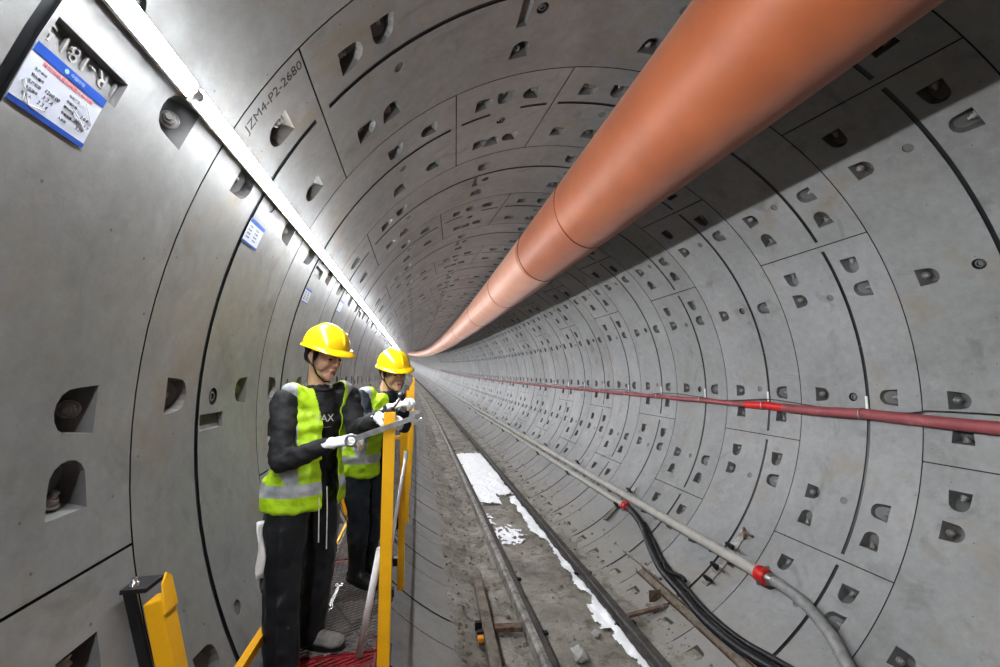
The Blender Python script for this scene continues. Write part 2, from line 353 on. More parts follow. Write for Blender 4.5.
# ------------------------------------------------------------------ the segmental lining
def ring_pattern(kc, PA=-0.6, rec=2.6):
    """all cut outlines of one ring type in (angle deg, v metres); kc = angle of the key segment"""
    D = math.degrees(1 / R)                                   # degrees per metre of arc
    joints = [(kc - 10.9, kc - 8.4), (kc + 10.9, kc + 8.4)]
    for d in (78.4, 145.9): joints += [(kc - d,) * 2, (kc + d,) * 2]
    def nrm(p):
        m = (p[0] + p[1]) / 2; s = 0
        while m + s < 10: s += 360
        while m + s > 370: s -= 360
        return (p[0] + s, p[1] + s)
    joints = sorted(nrm(j) for j in joints)
    cuts = []
    g = .0045
    for a, b in joints:
        w = g * D
        cuts.append(dict(o=[(a - w, .004), (b - w, 1.196), (b + w, 1.196), (a + w, .004)], d=[.02] * 4, m=1, keep=0))
    # rubber strip, broken at the longitudinal joints
    vs = .38 * PITCH
    js = [a + (b - a) * .38 for a, b in joints]
    for i, a in enumerate(js):
        b = js[(i + 1) % 6] + (360 if i == 5 else 0)
        gap = .055 * D
        segs = [(a + gap, b - gap)]
        if b - a < 30: segs = [(a + gap, a + (b - a) * .33), (b - (b - a) * .36, b - gap)]
        for p, q in segs:
            # split where the sheet starts/ends
            for p2, q2 in (((p, q),) if q <= 369.9 else ((p, 369.98), (10.02, q - 360))):
                n = max(2, int((q2 - p2) / 2.5)); lo = []; hi = []
                for k in range(n + 1):
                    t = p2 + (q2 - p2) * k / n; lo.append((t, vs - .016)); hi.append((t, vs + .016))
                cuts.append(dict(strip=(lo, hi), d=.007, m=2))
    # bolt pockets
    def pocket(a, v, dx, dv):
        """dx,dv: direction (arc, axial) in which the flat end looks"""
        L, W = .150, .076
        pts = [(L / 2, W), (L / 2, -W)]
        for k in range(9):
            t = math.pi * (k / 8); pts.append((-L * .02 - L * .52 * math.sin(t) ** .8, -W * .92 * math.cos(t)))
        o = []; d = []; fl = []
        for i, (x, y) in enumerate(pts):
            u = x * dx - y * dv; w = x * dv + y * dx
            o.append((a + u * D, v + w))
            xi = x - .034 if i < 2 else x * .93 + .004; yi = y * .86
            u = xi * dx - yi * dv; w = xi * dv + yi * dx
            fl.append((a + u * D, v + w)); d.append(.095 if i < 2 else .095 - .060 * min(1, max(0, (.05 - x) / .13)))
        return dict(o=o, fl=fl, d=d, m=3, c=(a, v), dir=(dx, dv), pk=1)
    for k in range(16):
        a = (PA + 22.5 * k) % 360
        if 170 < a < 185: a -= 1.4
        if a < 10: a += 360
        near = [a - (j[0] + j[1]) / 2 for j in joints]
        cuts.append(pocket(a, .22 * PITCH, 0, -1)); cuts.append(pocket(a, .78 * PITCH, 0, 1))
    for (a, b) in joints:
        for v in (.23, .77):
            c = a + (b - a) * v
            for sg in (-1, 1):
                cc = c + sg * 5.6
                if cc > 368.5: cc -= 360
                cuts.append(pocket(cc, v * PITCH, -sg, 0))
    # grout sockets and lifting marks, label recess
    m = [(a + b) / 2 for a, b in joints]
    for i in range(6):
        c = (m[i] + (m[(i + 1) % 6] + (360 if i == 5 else 0))) / 2
        wide = (m[(i + 1) % 6] + (360 if i == 5 else 0)) - m[i] > 30
        lst = [(c, .043, 1)] + ([(c - 22.2, .036, 0), (c + 22.2, .036, 0)] if wide else [])
        for cc, rr, big in lst:
            if cc > 368: cc -= 360
            o = [(cc + rr * D * math.cos(2 * math.pi * k / 16), .5 * PITCH + rr * math.sin(2 * math.pi * k / 16)) for k in range(16)]
            cuts.append(dict(o=o, d=[.014 if big else .007] * 16, m=3 if not big else 1, plug=(cc, rr) if big else None))
        cr = c + rec
        if wide and cr < 366 and 85 < cr < 250:
            cuts.append(dict(o=[(cr - .83, .405 * PITCH), (cr + .83, .405 * PITCH), (cr + .83, .60 * PITCH), (cr - .83, .60 * PITCH)], fl=[(cr - .70, .41 * PITCH), (cr + .76, .41 * PITCH), (cr + .76, .595 * PITCH), (cr - .70, .595 * PITCH)], d=[.028, .012, .012, .028], m=3, recess=1, c=(cr, .5 * PITCH)))
    return joints, cuts

def side_of(a):
    a = (a + 180) % 360 - 180
    if 60 <= a < 126: return 'ceiling'
    if a >= 126 or a < -130: return 'wall_left'
    if a > -60: return 'wall_right'
    return 'floor'

def triangulate(kc, PA=-0.6, rec=2.6):
    joints, cuts = ring_pattern(kc, PA, rec)
    verts = []; faces = []; edges = []
    idx = {}
    def V(a, v):
        k = (round(a, 4), round(v, 5))
        if k not in idx: idx[k] = len(verts); verts.append(Vector((rad(a) * R, v)))
        return idx[k]
    n = 144
    top = [V(10 + 360 * i / n, PITCH - .004) for i in range(n + 1)]; bot = [V(10 + 360 * i / n, .004) for i in range(n + 1)]
    for i in range(n): edges += [(top[i], top[i + 1]), (bot[i], bot[i + 1])]
    edges += [(top[0], bot[0]), (top[-1], bot[-1])]
    for i in range(1, n):
        for v in (.2, .4, .6, .8, 1.0): V(10 + 2.5 * i + .013, v + .0007 * (i % 3))
    for c in cuts:
        o = c['o'] if 'o' in c else c['strip'][0] + c['strip'][1][::-1]
        if sum(o[i][0] * o[(i + 1) % len(o)][1] - o[(i + 1) % len(o)][0] * o[i][1] for i in range(len(o))) < 0: o = o[::-1]
        faces.append([V(a, v) for a, v in o])
    r = delaunay_2d_cdt(verts, edges, faces, 0, 1e-6)
    ov, of, origf = r[0], r[2], r[5]
    tris = [list(f) for f, oo in zip(of, origf) if not oo]
    # segment side by position between joints
    js = joints
    def seg_side(a, v):
        k = -1
        for i, (p, q) in enumerate(js):
            if a > p + (q - p) * v / PITCH: k = i
        p = js[k]; q = js[(k + 1) % 6]; m1 = (p[0] + p[1]) / 2; m2 = (q[0] + q[1]) / 2
        if k == -1: m1 -= 360
        elif k == 5: m2 += 360
        return side_of((m1 + m2) / 2)
    tv = [(math.degrees(v.x / R), v.y) for v in ov]
    ts = []
    for f in tris:
        a = sum(tv[i][0] for i in f) / 3; v = sum(tv[i][1] for i in f) / 3
        ts.append(seg_side(a, v))
    return joints, cuts, tv, tris, ts, seg_side

PAT = {1: triangulate(66.3), 0: triangulate(111.3), 'near': triangulate(110.5, -.1, 4.5)}
sides = {k: MB() for k in ('wall_left', 'wall_right', 'ceiling', 'floor')}
K_MIN, K_MAX, K_DET = -6, 118, 46
bolts = []
def build_ring(k):
    joints, cuts, tv, tris, ts, seg_side = PAT['near' if k == 0 else k % 2]
    y0 = Y0 + k * PITCH
    if k > K_DET:
        n = 72
        for i in range(n):
            a0, a1 = 10 + 360 * i / n, 10 + 360 * (i + 1) / n
            sd = sides[side_of((a0 + a1) / 2)]
            sd.add([cyl(a0, R, y0 + .004), cyl(a1, R, y0 + .004), cyl(a1, R, y0 + 1.196), cyl(a0, R, y0 + 1.196)], [(0, 1, 2, 3)], 0, True)
            sd.add([cyl(a0, R + .012, y0 - .004), cyl(a1, R + .012, y0 - .004), cyl(a1, R + .012, y0 + .004), cyl(a0, R + .012, y0 + .004)], [(0, 1, 2, 3)], 1)
        return
    pos = [cyl(a, R, y0 + v) for a, v in tv]
    for s in sides:
        use = [f for f, t in zip(tris, ts) if t == s]
        mp = {}; vs = []; fs = []
        for f in use:
            g = []
            for i in f:
                if i not in mp: mp[i] = len(vs); vs.append(pos[i])
                g.append(mp[i])
            fs.append(g)
        sides[s].add(vs, fs, 0, True)
    # circumferential joint groove between this ring and the one before it
    n = 144
    for i in range(n):
        a0, a1 = 10 + 360 * i / n, 10 + 360 * (i + 1) / n
        sd = sides[seg_side((a0 + a1) / 2, .01)]
        A = [cyl(a0, R, y0 + .004), cyl(a1, R, y0 + .004), cyl(a1, R + .02, y0 + .004), cyl(a0, R + .02, y0 + .004),
             cyl(a1, R + .02, y0 - .004), cyl(a0, R + .02, y0 - .004), cyl(a1, R, y0 - .004), cyl(a0, R, y0 - .004)]
        sd.add(A, [(0, 1, 2, 3), (3, 2, 4, 5), (5, 4, 6, 7)], 1)
    for c in cuts:
        if 'strip' in c:
            lo, hi = c['strip']
            sd = sides[seg_side((lo[0][0] + lo[-1][0]) / 2, .45)]; m = len(lo)
            P = lambda L, d: [cyl(a, R + d, y0 + v) for a, v in L]
            vs = P(lo, 0) + P(lo, c['d']) + P(hi, c['d']) + P(hi, 0)
            fs = [(j * m + i, j * m + i + 1, (j + 1) * m + i + 1, (j + 1) * m + i) for j in range(3) for i in range(m - 1)]
            fs += [(0, m, 2 * m, 3 * m), (m - 1, 2 * m - 1, 3 * m - 1, 4 * m - 1)]
            sd.add(vs, fs, 2); continue
        o = c['o']; fl = c.get('fl', o); d = c['d']; nn = len(o)
        ca = sum(p[0] for p in o) / nn; cv = sum(p[1] for p in o) / nn
        sd = sides[seg_side(ca, cv)]
        if c.get('recess') and k > 8: pass
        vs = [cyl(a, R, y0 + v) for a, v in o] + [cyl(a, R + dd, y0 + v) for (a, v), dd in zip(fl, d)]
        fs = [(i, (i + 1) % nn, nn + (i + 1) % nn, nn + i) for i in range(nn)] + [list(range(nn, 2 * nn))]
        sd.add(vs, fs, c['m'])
        if c.get('plug'):
            cc, rr = c['plug']
            for r1, r2, h1, h2, mi in ((rr * .72, rr * .55, .014, .003, 3), (rr * .55, rr * .38, .003, .003, 3), (rr * .38, rr * .30, .003, .016, 1)):
                D = math.degrees(1 / R); v2 = []
                for rx, hx in ((r1, h1), (r2, h2)):
                    v2 += [cyl(cc + rx * D * math.cos(2 * math.pi * j / 16), R + hx, y0 + .6 + rx * math.sin(2 * math.pi * j / 16)) for j in range(16)]
                sd.add(v2, [(j, (j + 1) % 16, 16 + (j + 1) % 16, 16 + j) for j in range(16)], mi)
            sd.add([cyl(cc + rr * .3 * D * math.cos(2 * math.pi * j / 16), R + .012, y0 + .6 + rr * .3 * math.sin(2 * math.pi * j / 16)) for j in range(16)], [list(range(16))], 3)
        if c.get('pk') and 0 <= k <= 5: bolts.append((k, c['c'][0], c['c'][1], c['dir']))
for k in range(K_MIN, K_MAX): build_ring(k)
# rough working face far away, closes the bore; and the dark bore behind the camera
for name, mb in sides.items():
    me = bpy.data.meshes.new(name); me.from_pydata(mb.v, [], mb.f)
    me.polygons.foreach_set('material_index', mb.m); me.polygons.foreach_set('use_smooth', mb.sm); me.update()
    bm = bmesh.new(); bm.from_mesh(me)
    wrong = []
    for f in bm.faces:
        if f.smooth:
            c = f.calc_center_median(); b_ = bend(c.y)
            if f.normal.dot(Vector((c.x - b_.x, 0, c.z - b_.z))) > 0: wrong.append(f)
    print('FLIP', name, len(wrong), len(bm.faces))
    bmesh.ops.reverse_faces(bm, faces=wrong); bm.to_mesh(me); bm.free()
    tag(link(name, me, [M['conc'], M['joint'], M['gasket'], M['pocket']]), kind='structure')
capm = MB()
yy = Y0 + K_MAX * PITCH - .05
capm.add([cyl(360 * i / 48, R, yy) for i in range(48)], [list(range(48))])
tag(obj('wall_end', capm, M['conc']), kind='structure')
capm = MB(); yb = Y0 + K_MIN * PITCH + .05
capm.add([cyl(360 * i / 48, R, yb) for i in range(48)], [list(range(48))])
tag(obj('wall_back', capm, M['conc']), kind='structure')

# bolts (nut on a washer in each near pocket)
nb = MB()
nb.lathe((0, 0, 0), (0, 0, 1), [(.030, 0), (.030, .005), (.027, .006)], 16)
nb.lathe((0, 0, .006), (0, 0, 1), [(.021, 0), (.021, .017), (.018, .019)], 6)
nb.lathe((0, 0, .024), (0, 0, 1), [(.0115, 0), (.0115, .018), (.010, .020)], 12)
nut_me = None
SIDE = {'ceiling': 'overhead in the dim crown', 'wall_left': 'in the left wall', 'wall_right': 'in the lit right wall', 'floor': 'low down beside the track'}
for (k, a, v, (dx, dv)) in bolts:
    aa = (a + 180) % 360 - 180
    L = .150; D = math.degrees(1 / R)
    # foot of the flat face
    x = L / 2 - .032
    p = cyl(a + x * dx * D, R + .052, Y0 + k * PITCH + v + x * dv)
    inward = Vector((-math.cos(rad(a)), 0, -math.sin(rad(a)))); arc = Vector((-math.sin(rad(a)), 0, math.cos(rad(a))))
    flat = (arc * dx + Vector((0, 1, 0)) * dv)
    axis = (-flat * .86 + inward * .5).normalized()
    if nut_me is None:
        o = obj('segment_bolt', nb, M['dull']); nut_me = o.data
    else:
        o = bpy.data.objects.new('segment_bolt', nut_me); COL.objects.link(o)
    o.location = p; o.rotation_mode = 'QUATERNION'; o.rotation_quaternion = axis.to_track_quat('Z', 'Y')
    sd = side_of(aa)
    tag(o, 'steel bolt and nut seated in a scooped pocket ' + SIDE[sd], 'bolt', 'segment bolts ' + SIDE[sd])

# stencilled ring number on the left wall
def wallfn(a0, y0, h0=.002, du=1, flip=False):
    """local x along +Y, local y up the wall, local z off the wall (left side)"""
    D = math.degrees(1 / R)
    def f(x, y, z): return cyl(a0 - y * D, R - h0 - z, y0 + x)
    return f
st = MB(); D_ = math.degrees(1 / R)
def stfn(x, y, z): return cyl(149.2 - x * D_, R - .0012 - z, 1.855 - y)
text_mesh('JZM4-P2-2680', .068, stfn, st, .0006)
tag(obj('stencilled_number', st, M['stencil']), 'thin dark stencilled ring number running up the concrete above the lamps', 'lettering')

# raised casting mark in the recess above the near tag
f0 = wallfn(158.95, Y0 + .502 * PITCH, -.017)
ct = thing('casting_mark', f0(0, 0, 0), 'raised upside down number cast in the rectangular recess beside the blue edged tag', 'lettering')
for s_, xo in (('1', -.105), ('R', -.062), ('-', -.027), ('1', -.002), ('8', .030), ('1', .060), ('5', .103)):
    rc = MB(); text_mesh(s_, .058, lambda x, y, z: f0(-(x + xo), -y, z), rc, .009); obj('raised_character', rc, M['conc'], ct)

# tags pasted on the wall
def wall_tag(a_top, ya, w, h, label, full):
    D = D_; am = a_top + h * D / 2; yc = ya + w / 2
    f = wallfn(am, yc, .001)
    t = thing('segment_tag', f(0, 0, 0), label, 'tag', None)
    def sheet(x0, x1, y0_, y1, z, n=6):
        m = MB(); vs = []; fs = []
        for i in range(n + 1):
            for j in range(2):
                vs.append(f(x0 + (x1 - x0) * j, y0_ + (y1 - y0_) * i / n, z))
        for i in range(n): fs.append((2 * i, 2 * i + 1, 2 * i + 3, 2 * i + 2))
        nn = len(vs); vs2 = [f(x0 + (x1 - x0) * j, y0_ + (y1 - y0_) * i / n, z - .001) for i in range(n + 1) for j in range(2)]
        m.add(vs, fs); m.add(vs2, fs)
        return m
    obj('paper', sheet(-w / 2, w / 2, -h / 2, h / 2, .0015), M['paper'], t)
    obj('blue_header', sheet(-w / 2, w / 2, h / 2 - h * .16, h / 2, .0028), M['blue'], t)
    obj('blue_footer', sheet(-w / 2, w / 2, -h / 2, -h / 2 + h * .085, .0028), M['blue'], t)
    if full:
        m = MB(); text_mesh('\u4e2d\u56fd\u4e2d\u94c1', .011, lambda x, y, z: f(x + .012, y + h * .42, .0036 + z), m, .0004)
        m.lathe(f(-.022, h * .42, .0032), f(0, 0, 1) - f(0, 0, 0), [(.006, 0), (.006, .0006)], 12)
        obj('header_lettering', m, M['palepaint'], t)
        m = MB(); text_mesh('\u6df1\u5733\u5730\u94c1\u76fe\u6784\u9694\u7ba1\u7247\u6807\u8bc6\u724c', .0125, lambda x, y, z: f(x, y + h * .265, .0026 + z), m, .0004)
        obj('title_lettering', m, M['redink'], t)
        m = MB(); rnd = random.Random(4)
        rows = ['\u751f\u4ea7\u5355\u4f4d', '\u7ba1\u7247\u7f16\u53f7', '\u751f\u4ea7\u65e5\u671f', '\u6a21\u5177\u7f16\u53f7', '\u68c0\u9a8c\u4eba']
        for i, s in enumerate(rows):
            m = MB(); text_mesh(s, .0082, lambda x, y, z, i=i: f(x - w * .40, y + h * (.13 - .105 * i), .0026 + z), m, .0003, cx=False)
            obj('printed_row', m, M['ink'], t); m = MB(); text_mesh(s[::-1], .0082, lambda x, y, z, i=i: f(x + w * .06, y + h * (.13 - .105 * i), .0026 + z), m, .0003, cx=False)
            obj('printed_row', m, M['ink'], t)
        for s, x, y in (('1260.00', -.022, -.06), ('3 2 A', -.026, -.17), ('2 3 4', -.032, -.28), ('2.0.8', .075, -.05), ('2021.5.7', .075, -.16), ('5.29', .075, -.26)):
            m = MB(); text_mesh(s, .013, lambda a, b, z, x=x, y=y: f(a + x + b * .2, b + h * y, .0028 + z), m, .0004); obj('handwriting', m, M['ink'], t)
        for (xa, ya_, xb, yb_) in ((-.095, -.02, -.06, -.06), (-.06, -.06, -.02, -.05), (.03, .0, .09, -.03), (-.09, -.01, -.075, -.06), (.06, .03, .1, -.01)):
            a_, b_ = f(xa, ya_, .003), f(xb, yb_, .003); m = MB(); m.tube([a_, (a_ + b_) / 2 + (f(0, 0, .002) - f(0, 0, 0)), b_], .0012, 6); obj('tape_crease', m, M['white'], t)
    else:
        m = MB(); rnd = random.Random(int(ya * 100))
        for i in range(4):
            for j in range(2):
                x0 = -w * .4 + w * .42 * j; m = MB(); text_mesh('\u7ba1\u7247\u7f16\u53f7', .0105, lambda x, y, z: f(x + x0, y + h * (.2 - .15 * i), .0026 + z), m, .0003, cx=False)
                obj('printed_row', m, M['ink'], t)
    return t
wall_tag(159.85, Y0 + .395 * PITCH, .212, .150, 'white paper tag with blue edges, largest and nearest the camera, under the cast number recess', True)
wall_tag(158.9, Y0 + 1.385 * PITCH, .185, .128, 'white and blue paper tag hanging just below the lamps, second from the camera', False)
wall_tag(161.2, Y0 + 2.40 * PITCH, .17, .12, 'faint paper tag below the lamps, third from the camera', False)
wall_tag(158.6, Y0 + 3.40 * PITCH, .19, .13, 'small bluish paper tag below the lamps, fourth and farthest of the tags', False)

# ------------------------------------------------------------------ LED lamps along the left wall
LA, LR = 155.7, R - .060
def make_lamp():
    t = thing('led_lamp', (0, 0, 0), 'x', 'lamp', 'strip lamps along the left wall')
    inn = Vector((math.cos(rad(LA)), 0, math.sin(rad(LA)))); tn = Vector((-inn.z, 0, inn.x)); m = MB(); n = 9
    prof = [-inn * (.016 * math.sin(math.pi * k / (n - 1))) + tn * (.028 * math.cos(math.pi * k / (n - 1))) for k in range(n)]
    m.add([p + Vector((0, y_, 0)) for y_ in (-.588, .588) for p in prof], [(k, k + 1, n + k + 1, n + k) for k in range(n - 1)] + [list(range(n)), list(range(n, 2 * n)), (0, n - 1, 2 * n - 1, n)], 0, True)
    obj('light_tube', m, M['tube'], t)
    m = MB()
    m.beam(inn * .012 + Vector((0, -.59, 0)), inn * .012 + Vector((0, .59, 0)), .054, .022, up=inn)
    obj('housing', m, M['white'], t)
    for s in (-1, 1):
        m = MB(); m.tube([(0, s * .585, 0), (0, s * .600, 0)], .021, 12); obj('end_cap', m, M['white'], t)
        m = MB(); m.beam(inn * .02 + Vector((0, s * .40, 0)), inn * .058 + Vector((0, s * .40, 0)), .04, .012, up=(0, 1, 0)); obj('clip', m, M['steel'], t)
    return t
lamp0 = make_lamp(); i = 0
y = -5.25
while y < 132:
    p = cyl(LA, LR, y); nx = cyl(LA, LR, y + .5) - cyl(LA, LR, y - .5)
    rot = (math.atan2(nx.z, nx.y), 0, -math.atan2(nx.x, nx.y))
    if i == 0: o = lamp0; o.location = p; o.rotation_euler = rot
    else: o = dup(lamp0, p, rot=rot)
    o['label'] = 'glowing white strip lamp in the long bright row on the left wall'
    i += 1; y += 1.215

# ------------------------------------------------------------------ ventilation duct
DX, DZ, DR = .19, 2.085, .434
def duct_part(ya, yb, step):
    m = MB(); n = 40; ys = [ya + (yb - ya) * i / max(2, int((yb - ya) / step)) for i in range(max(2, int((yb - ya) / step)) + 1)]
    vs = []
    for y in ys:
        c = axp(DX, y, DZ)
        for k in range(n):
            a = 2 * math.pi * k / n
            w = 1 + .012 * noise.noise(Vector((math.cos(a) * 1.2, y * .7, math.sin(a) * 1.2)))
            vs.append(c + Vector((math.cos(a) * DR * w, 0, math.sin(a) * DR * w)))
    m.add(vs, [(i * n + k, i * n + (k + 1) % n, (i + 1) * n + (k + 1) % n, (i + 1) * n + k) for i in range(len(ys) - 1) for k in range(n)], 0, True)
    return m
dt = thing('ventilation_duct', (DX, 2, DZ), 'long fat orange fabric ventilation duct hanging under the tunnel crown', 'duct')
obj('duct_sleeve', duct_part(-6.4, 6.22, .2), M['duct'], dt)
s2 = obj('duct_sleeve', duct_part(6.22, 130, .6), M['duct2'], dt); s2['label'] = 'paler length of duct'
seams = [(4.45, .34), (6.22, .36), (8.9, .2), (12.6, .3), (18, .3), (25, .2), (35, .2)]
for ys, sk in seams:
    m = MB(); pts = []
    for k in range(41):
        a = 2 * math.pi * k / 40; yy = ys + sk * .5 * math.cos(a)
        c = axp(DX, yy, DZ); pts.append(c + Vector((math.cos(a), 0, math.sin(a))) * (DR + .002))
    m.tube(pts, .0065, 6, caps=False); obj('seam_band', m, M['seam'], dt)
m = MB()
for k in range(int((70 + 4) / 2.4)):
    y = -4 + 2.4 * k; c = axp(DX, y, DZ + DR - .01); top = axp(DX, y, math.sqrt(R * R - DX * DX) - .0)
    m = MB(); m.tube([c, top], .006, 6); obj('hanger', m, M['steel'], dt)

# ------------------------------------------------------------------ red hose on the right wall
def wall_run(a_fn, r_fn, ya, yb, step, rr, n=10, mb=None):
    m = mb or MB(); N = int((yb - ya) / step); pts = [cyl(a_fn(ya + (yb - ya) * i / N), r_fn(ya + (yb - ya) * i / N), ya + (yb - ya) * i / N) for i in range(N + 1)]
    m.tube(pts, rr, n); return m
def hook_sag(y):
    t = ((y - (Y0 + .38 * PITCH)) / PITCH) % 1.0
    return -4.25 - .30 * 4 * t * (1 - t) - (.9 * max(0, 3.0 - y) / 1.5 if y < 3 else 0)
rh = thing('water_hose', cyl(-4.2, R - .06, 3), 'thick dusty red hose hung along the middle of the right wall', 'hose')
obj('near_length', wall_run(hook_sag, lambda y: R - .062, -5.5, 4.35, .1, .052, 14), M['redhose'], rh)
obj('far_length', wall_run(hook_sag, lambda y: R - .05, 4.75, 110, .3, .036, 10), M['redhose'], rh)
obj('joint_sleeve', wall_run(hook_sag, lambda y: R - .056, 4.3, 4.95, .1, .047, 14), M['brightred'], rh)['label'] = 'bright red joint sleeve'
m = wall_run(lambda y: hook_sag(y) + 1.15 + .55 * math.sin(y * 3.1) + (.5 if 2.2 < y < 3 else 0), lambda y: R - .028, -5, 60, .12, .006, 6)
tag(obj('power_cable', m, M['black']), 'thin black cable wandering just above the red hose', 'cable')
hk = thing('hose_hook', (0, 0, 0), 'x', 'hook', 'hooks holding the red hose')
m = MB(); m.box((-.008, 0, .10), (.010, .022, .15), bev=.002); obj('strap_plate', m, M['white'], hk)
m = MB(); m.tube(smooth_path([(-.012, 0, .03), (-.06, 0, .06), (-.118, 0, .045), (-.125, 0, -.01), (-.115, 0, -.05)], 4), .005, 6); obj('hook_arm', m, M['steel'], hk)
for k in range(-3, 40):
    y = Y0 + (k + .38) * PITCH; p = cyl(-4.25, R, y) + Vector((-.004, 0, 0))
    if k == -3: o = hk; o.location = p
    else: o = dup(hk, p)
    o['label'] = 'small pale metal hook holding the red hose at a joint strip'

# ------------------------------------------------------------------ pipes low on the right
pa = thing('drain_pipe', cyl(-45.6, R - .10, 5), 'long dusty grey pipe low on the right wall, ending in a red coupling', 'pipe')
obj('pipe_run', wall_run(lambda y: -45.6, lambda y: R - .10, 3.98, 115, .4, .062, 14), M['greypipe'], pa)
def coupling(center, d, r, parent):
    c = Vector(center); d = Vector(d).normalized(); m = MB()
    m.lathe(c - d * .06, d, [(r * 1.0, 0), (r * 1.22, .01), (r * 1.22, .035), (r * 1.05, .045), (r * 1.05, .075), (r * 1.22, .085), (r * 1.22, .11), (r, .12)], 18)
    cp = obj('coupling', m, M['redp'], parent); cp['label'] = 'red pipe coupling'
    m = MB(); s = d.orthogonal().normalized()
    for q in (-1, 1): m.box(c + s * q * r * 1.3, (.03, .03, .05)); 
    obj('clamp_bolt', m, M['steel'], cp)
cA = cyl(-45.6, R - .10, 3.93); coupling(cA, (0, 1, 0), .066, pa)
hp = smooth_path([cyl(-45.6, R - .10, 3.92), cyl(-45.4, R - .085, 3.72), cyl(-46.2, R - .07, 3.45), cyl(-48.6, R - .062, 3.15), cyl(-51.5, R - .06, 2.93), cyl(-55, R - .06, 2.65), cyl(-59, R - .06, 2.2), cyl(-62, R - .06, 1.4)], 7)
m = MB(); m.tube(hp, .052, 14); tag(obj('flexible_hose', m, M['greyhose']), 'grey flexible hose curving down from the nearer red coupling', 'hose')
m = MB(); m.lathe(hp[2], hp[3] - hp[2], [(.056, 0), (.060, .01), (.060, .05), (.056, .06)], 14); tag(obj('hose_clamp', m, M['steel']), 'steel clamp on the grey hose next to the nearer red coupling', 'clamp')
pb = thing('drain_pipe', cyl(-48.9, R - .10, 8), 'lower thinner grey pipe beside the long one, ending sooner in a red coupling', 'pipe')
obj('pipe_run', wall_run(lambda y: -48.9 + .35 * math.sin(y * .5), lambda y: R - .085, 6.72, 110, .4, .050, 12), M['greypipe'], pb)
coupling(cyl(-48.9, R - .085, 6.66), (0, 1, 0), .056, pb)
BH = [(-48.9, 6.62, .085), (-49.6, 6.35, .08), (-51.5, 6.0, .07), (-55.0, 5.6, .062), (-58.6, 5.1, .06), (-60.3, 4.55, .06), (-61.6, 4.11, .06), (-61.6, 3.67, .06), (-60.3, 3.3, .06), (-58.5, 2.8, .06), (-57, 2.0, .06)]
for j, (off, rr, lab) in enumerate(((0, .045, 'thick black hose sweeping down from the farther red coupling'), (2.0, .028, 'thin black cable lying on the right of the thick black hose'))):
    m = MB(); pts = [cyl(a + off * min(1, i / 3), R - (d if j == 0 else .034), y + (.05 if j else 0)) for i, (a, y, d) in enumerate(BH)]
    if j: pts = pts[2:]
    m.tube(smooth_path(pts, 7), rr, 12); tag(obj('rubber_hose' if j == 0 else 'rubber_cable', m, M['black']), lab, 'hose' if j == 0 else 'cable')
m = MB(); pts = [cyl(-57.6 + .8 * math.sin(t * 9), R - .10 + .03 * math.cos(t * 7), 5.2 - .55 * t) for t in [i / 12 for i in range(13)]]
m.tube(pts, .020, 8); tag(obj('rope_tie', m, M['blackm']), 'black tie wound loosely round the black hose halfway down', 'tie')

# pipe supports
def support(y, near):
    D = D_; t = thing('pipe_bracket', cyl(-45.6, R, y), 'x', 'bracket', 'brackets under the grey pipes')
    m = MB(); n = 10; a0, a1 = (-54.5, -37.5) if near else (-50.5, -40.5)
    vs = []
    for i in range(n + 1):
        a = a0 + (a1 - a0) * i / n
        for r, dy in ((R - .004, -.05), (R - .004, .05), (R - .014, .05), (R - .014, -.05)): vs.append(cyl(a, r, y + dy))
    fs = [(i * 4 + k, i * 4 + (k + 1) % 4, i * 4 + 4 + (k + 1) % 4, i * 4 + 4 + k) for i in range(n) for k in range(4)] + [(0, 1, 2, 3), (n * 4, n * 4 + 3, n * 4 + 2, n * 4 + 1)]
    m.add(vs, fs); obj('base_plate', m, M['dull'], t)
    for a in ((-53.2, -49.6, -43.2) if near else (-50.4, -43.0)):
        m = MB(); p = cyl(a, R - .01, y); q = cyl(a, R - .12 if a > -52 else R - .07, y); u = (cyl(a + 2.6, R, y) - cyl(a, R, y)).normalized()
        m.beam(p, q, .03, .03, up=(0, 1, 0)); m.beam(q, q + Vector((0, -.11, 0)), .028, .03); obj('arm', m, M['blackm'], t)
    return t
for i, y in enumerate((4.52, 6.92, 9.32, 11.72, 14.12, 16.52, 18.92, 21.3, 23.7, 26.1)):
    t = support(y, i == 0)
    t['label'] = ['wide bracket with three black arms under the near end of the long grey pipe', 'bracket with black arms just past the farther red coupling'][i] if i < 2 else 'small black armed bracket under the far grey pipes'
t = thing('pipe_tee', cyl(-38.2, R - .03, 4.5), 'small steel tee fitting lying on the top end of the wide near bracket', 'fitting')
m = MB(); m.tube([cyl(-39.6, R - .03, 4.44), cyl(-37.2, R - .03, 4.52)], .016, 10); m.tube([cyl(-38.2, R - .03, 4.5), cyl(-38.2, R - .03, 4.36)], .014, 10); obj('body', m, M['rust'], t)

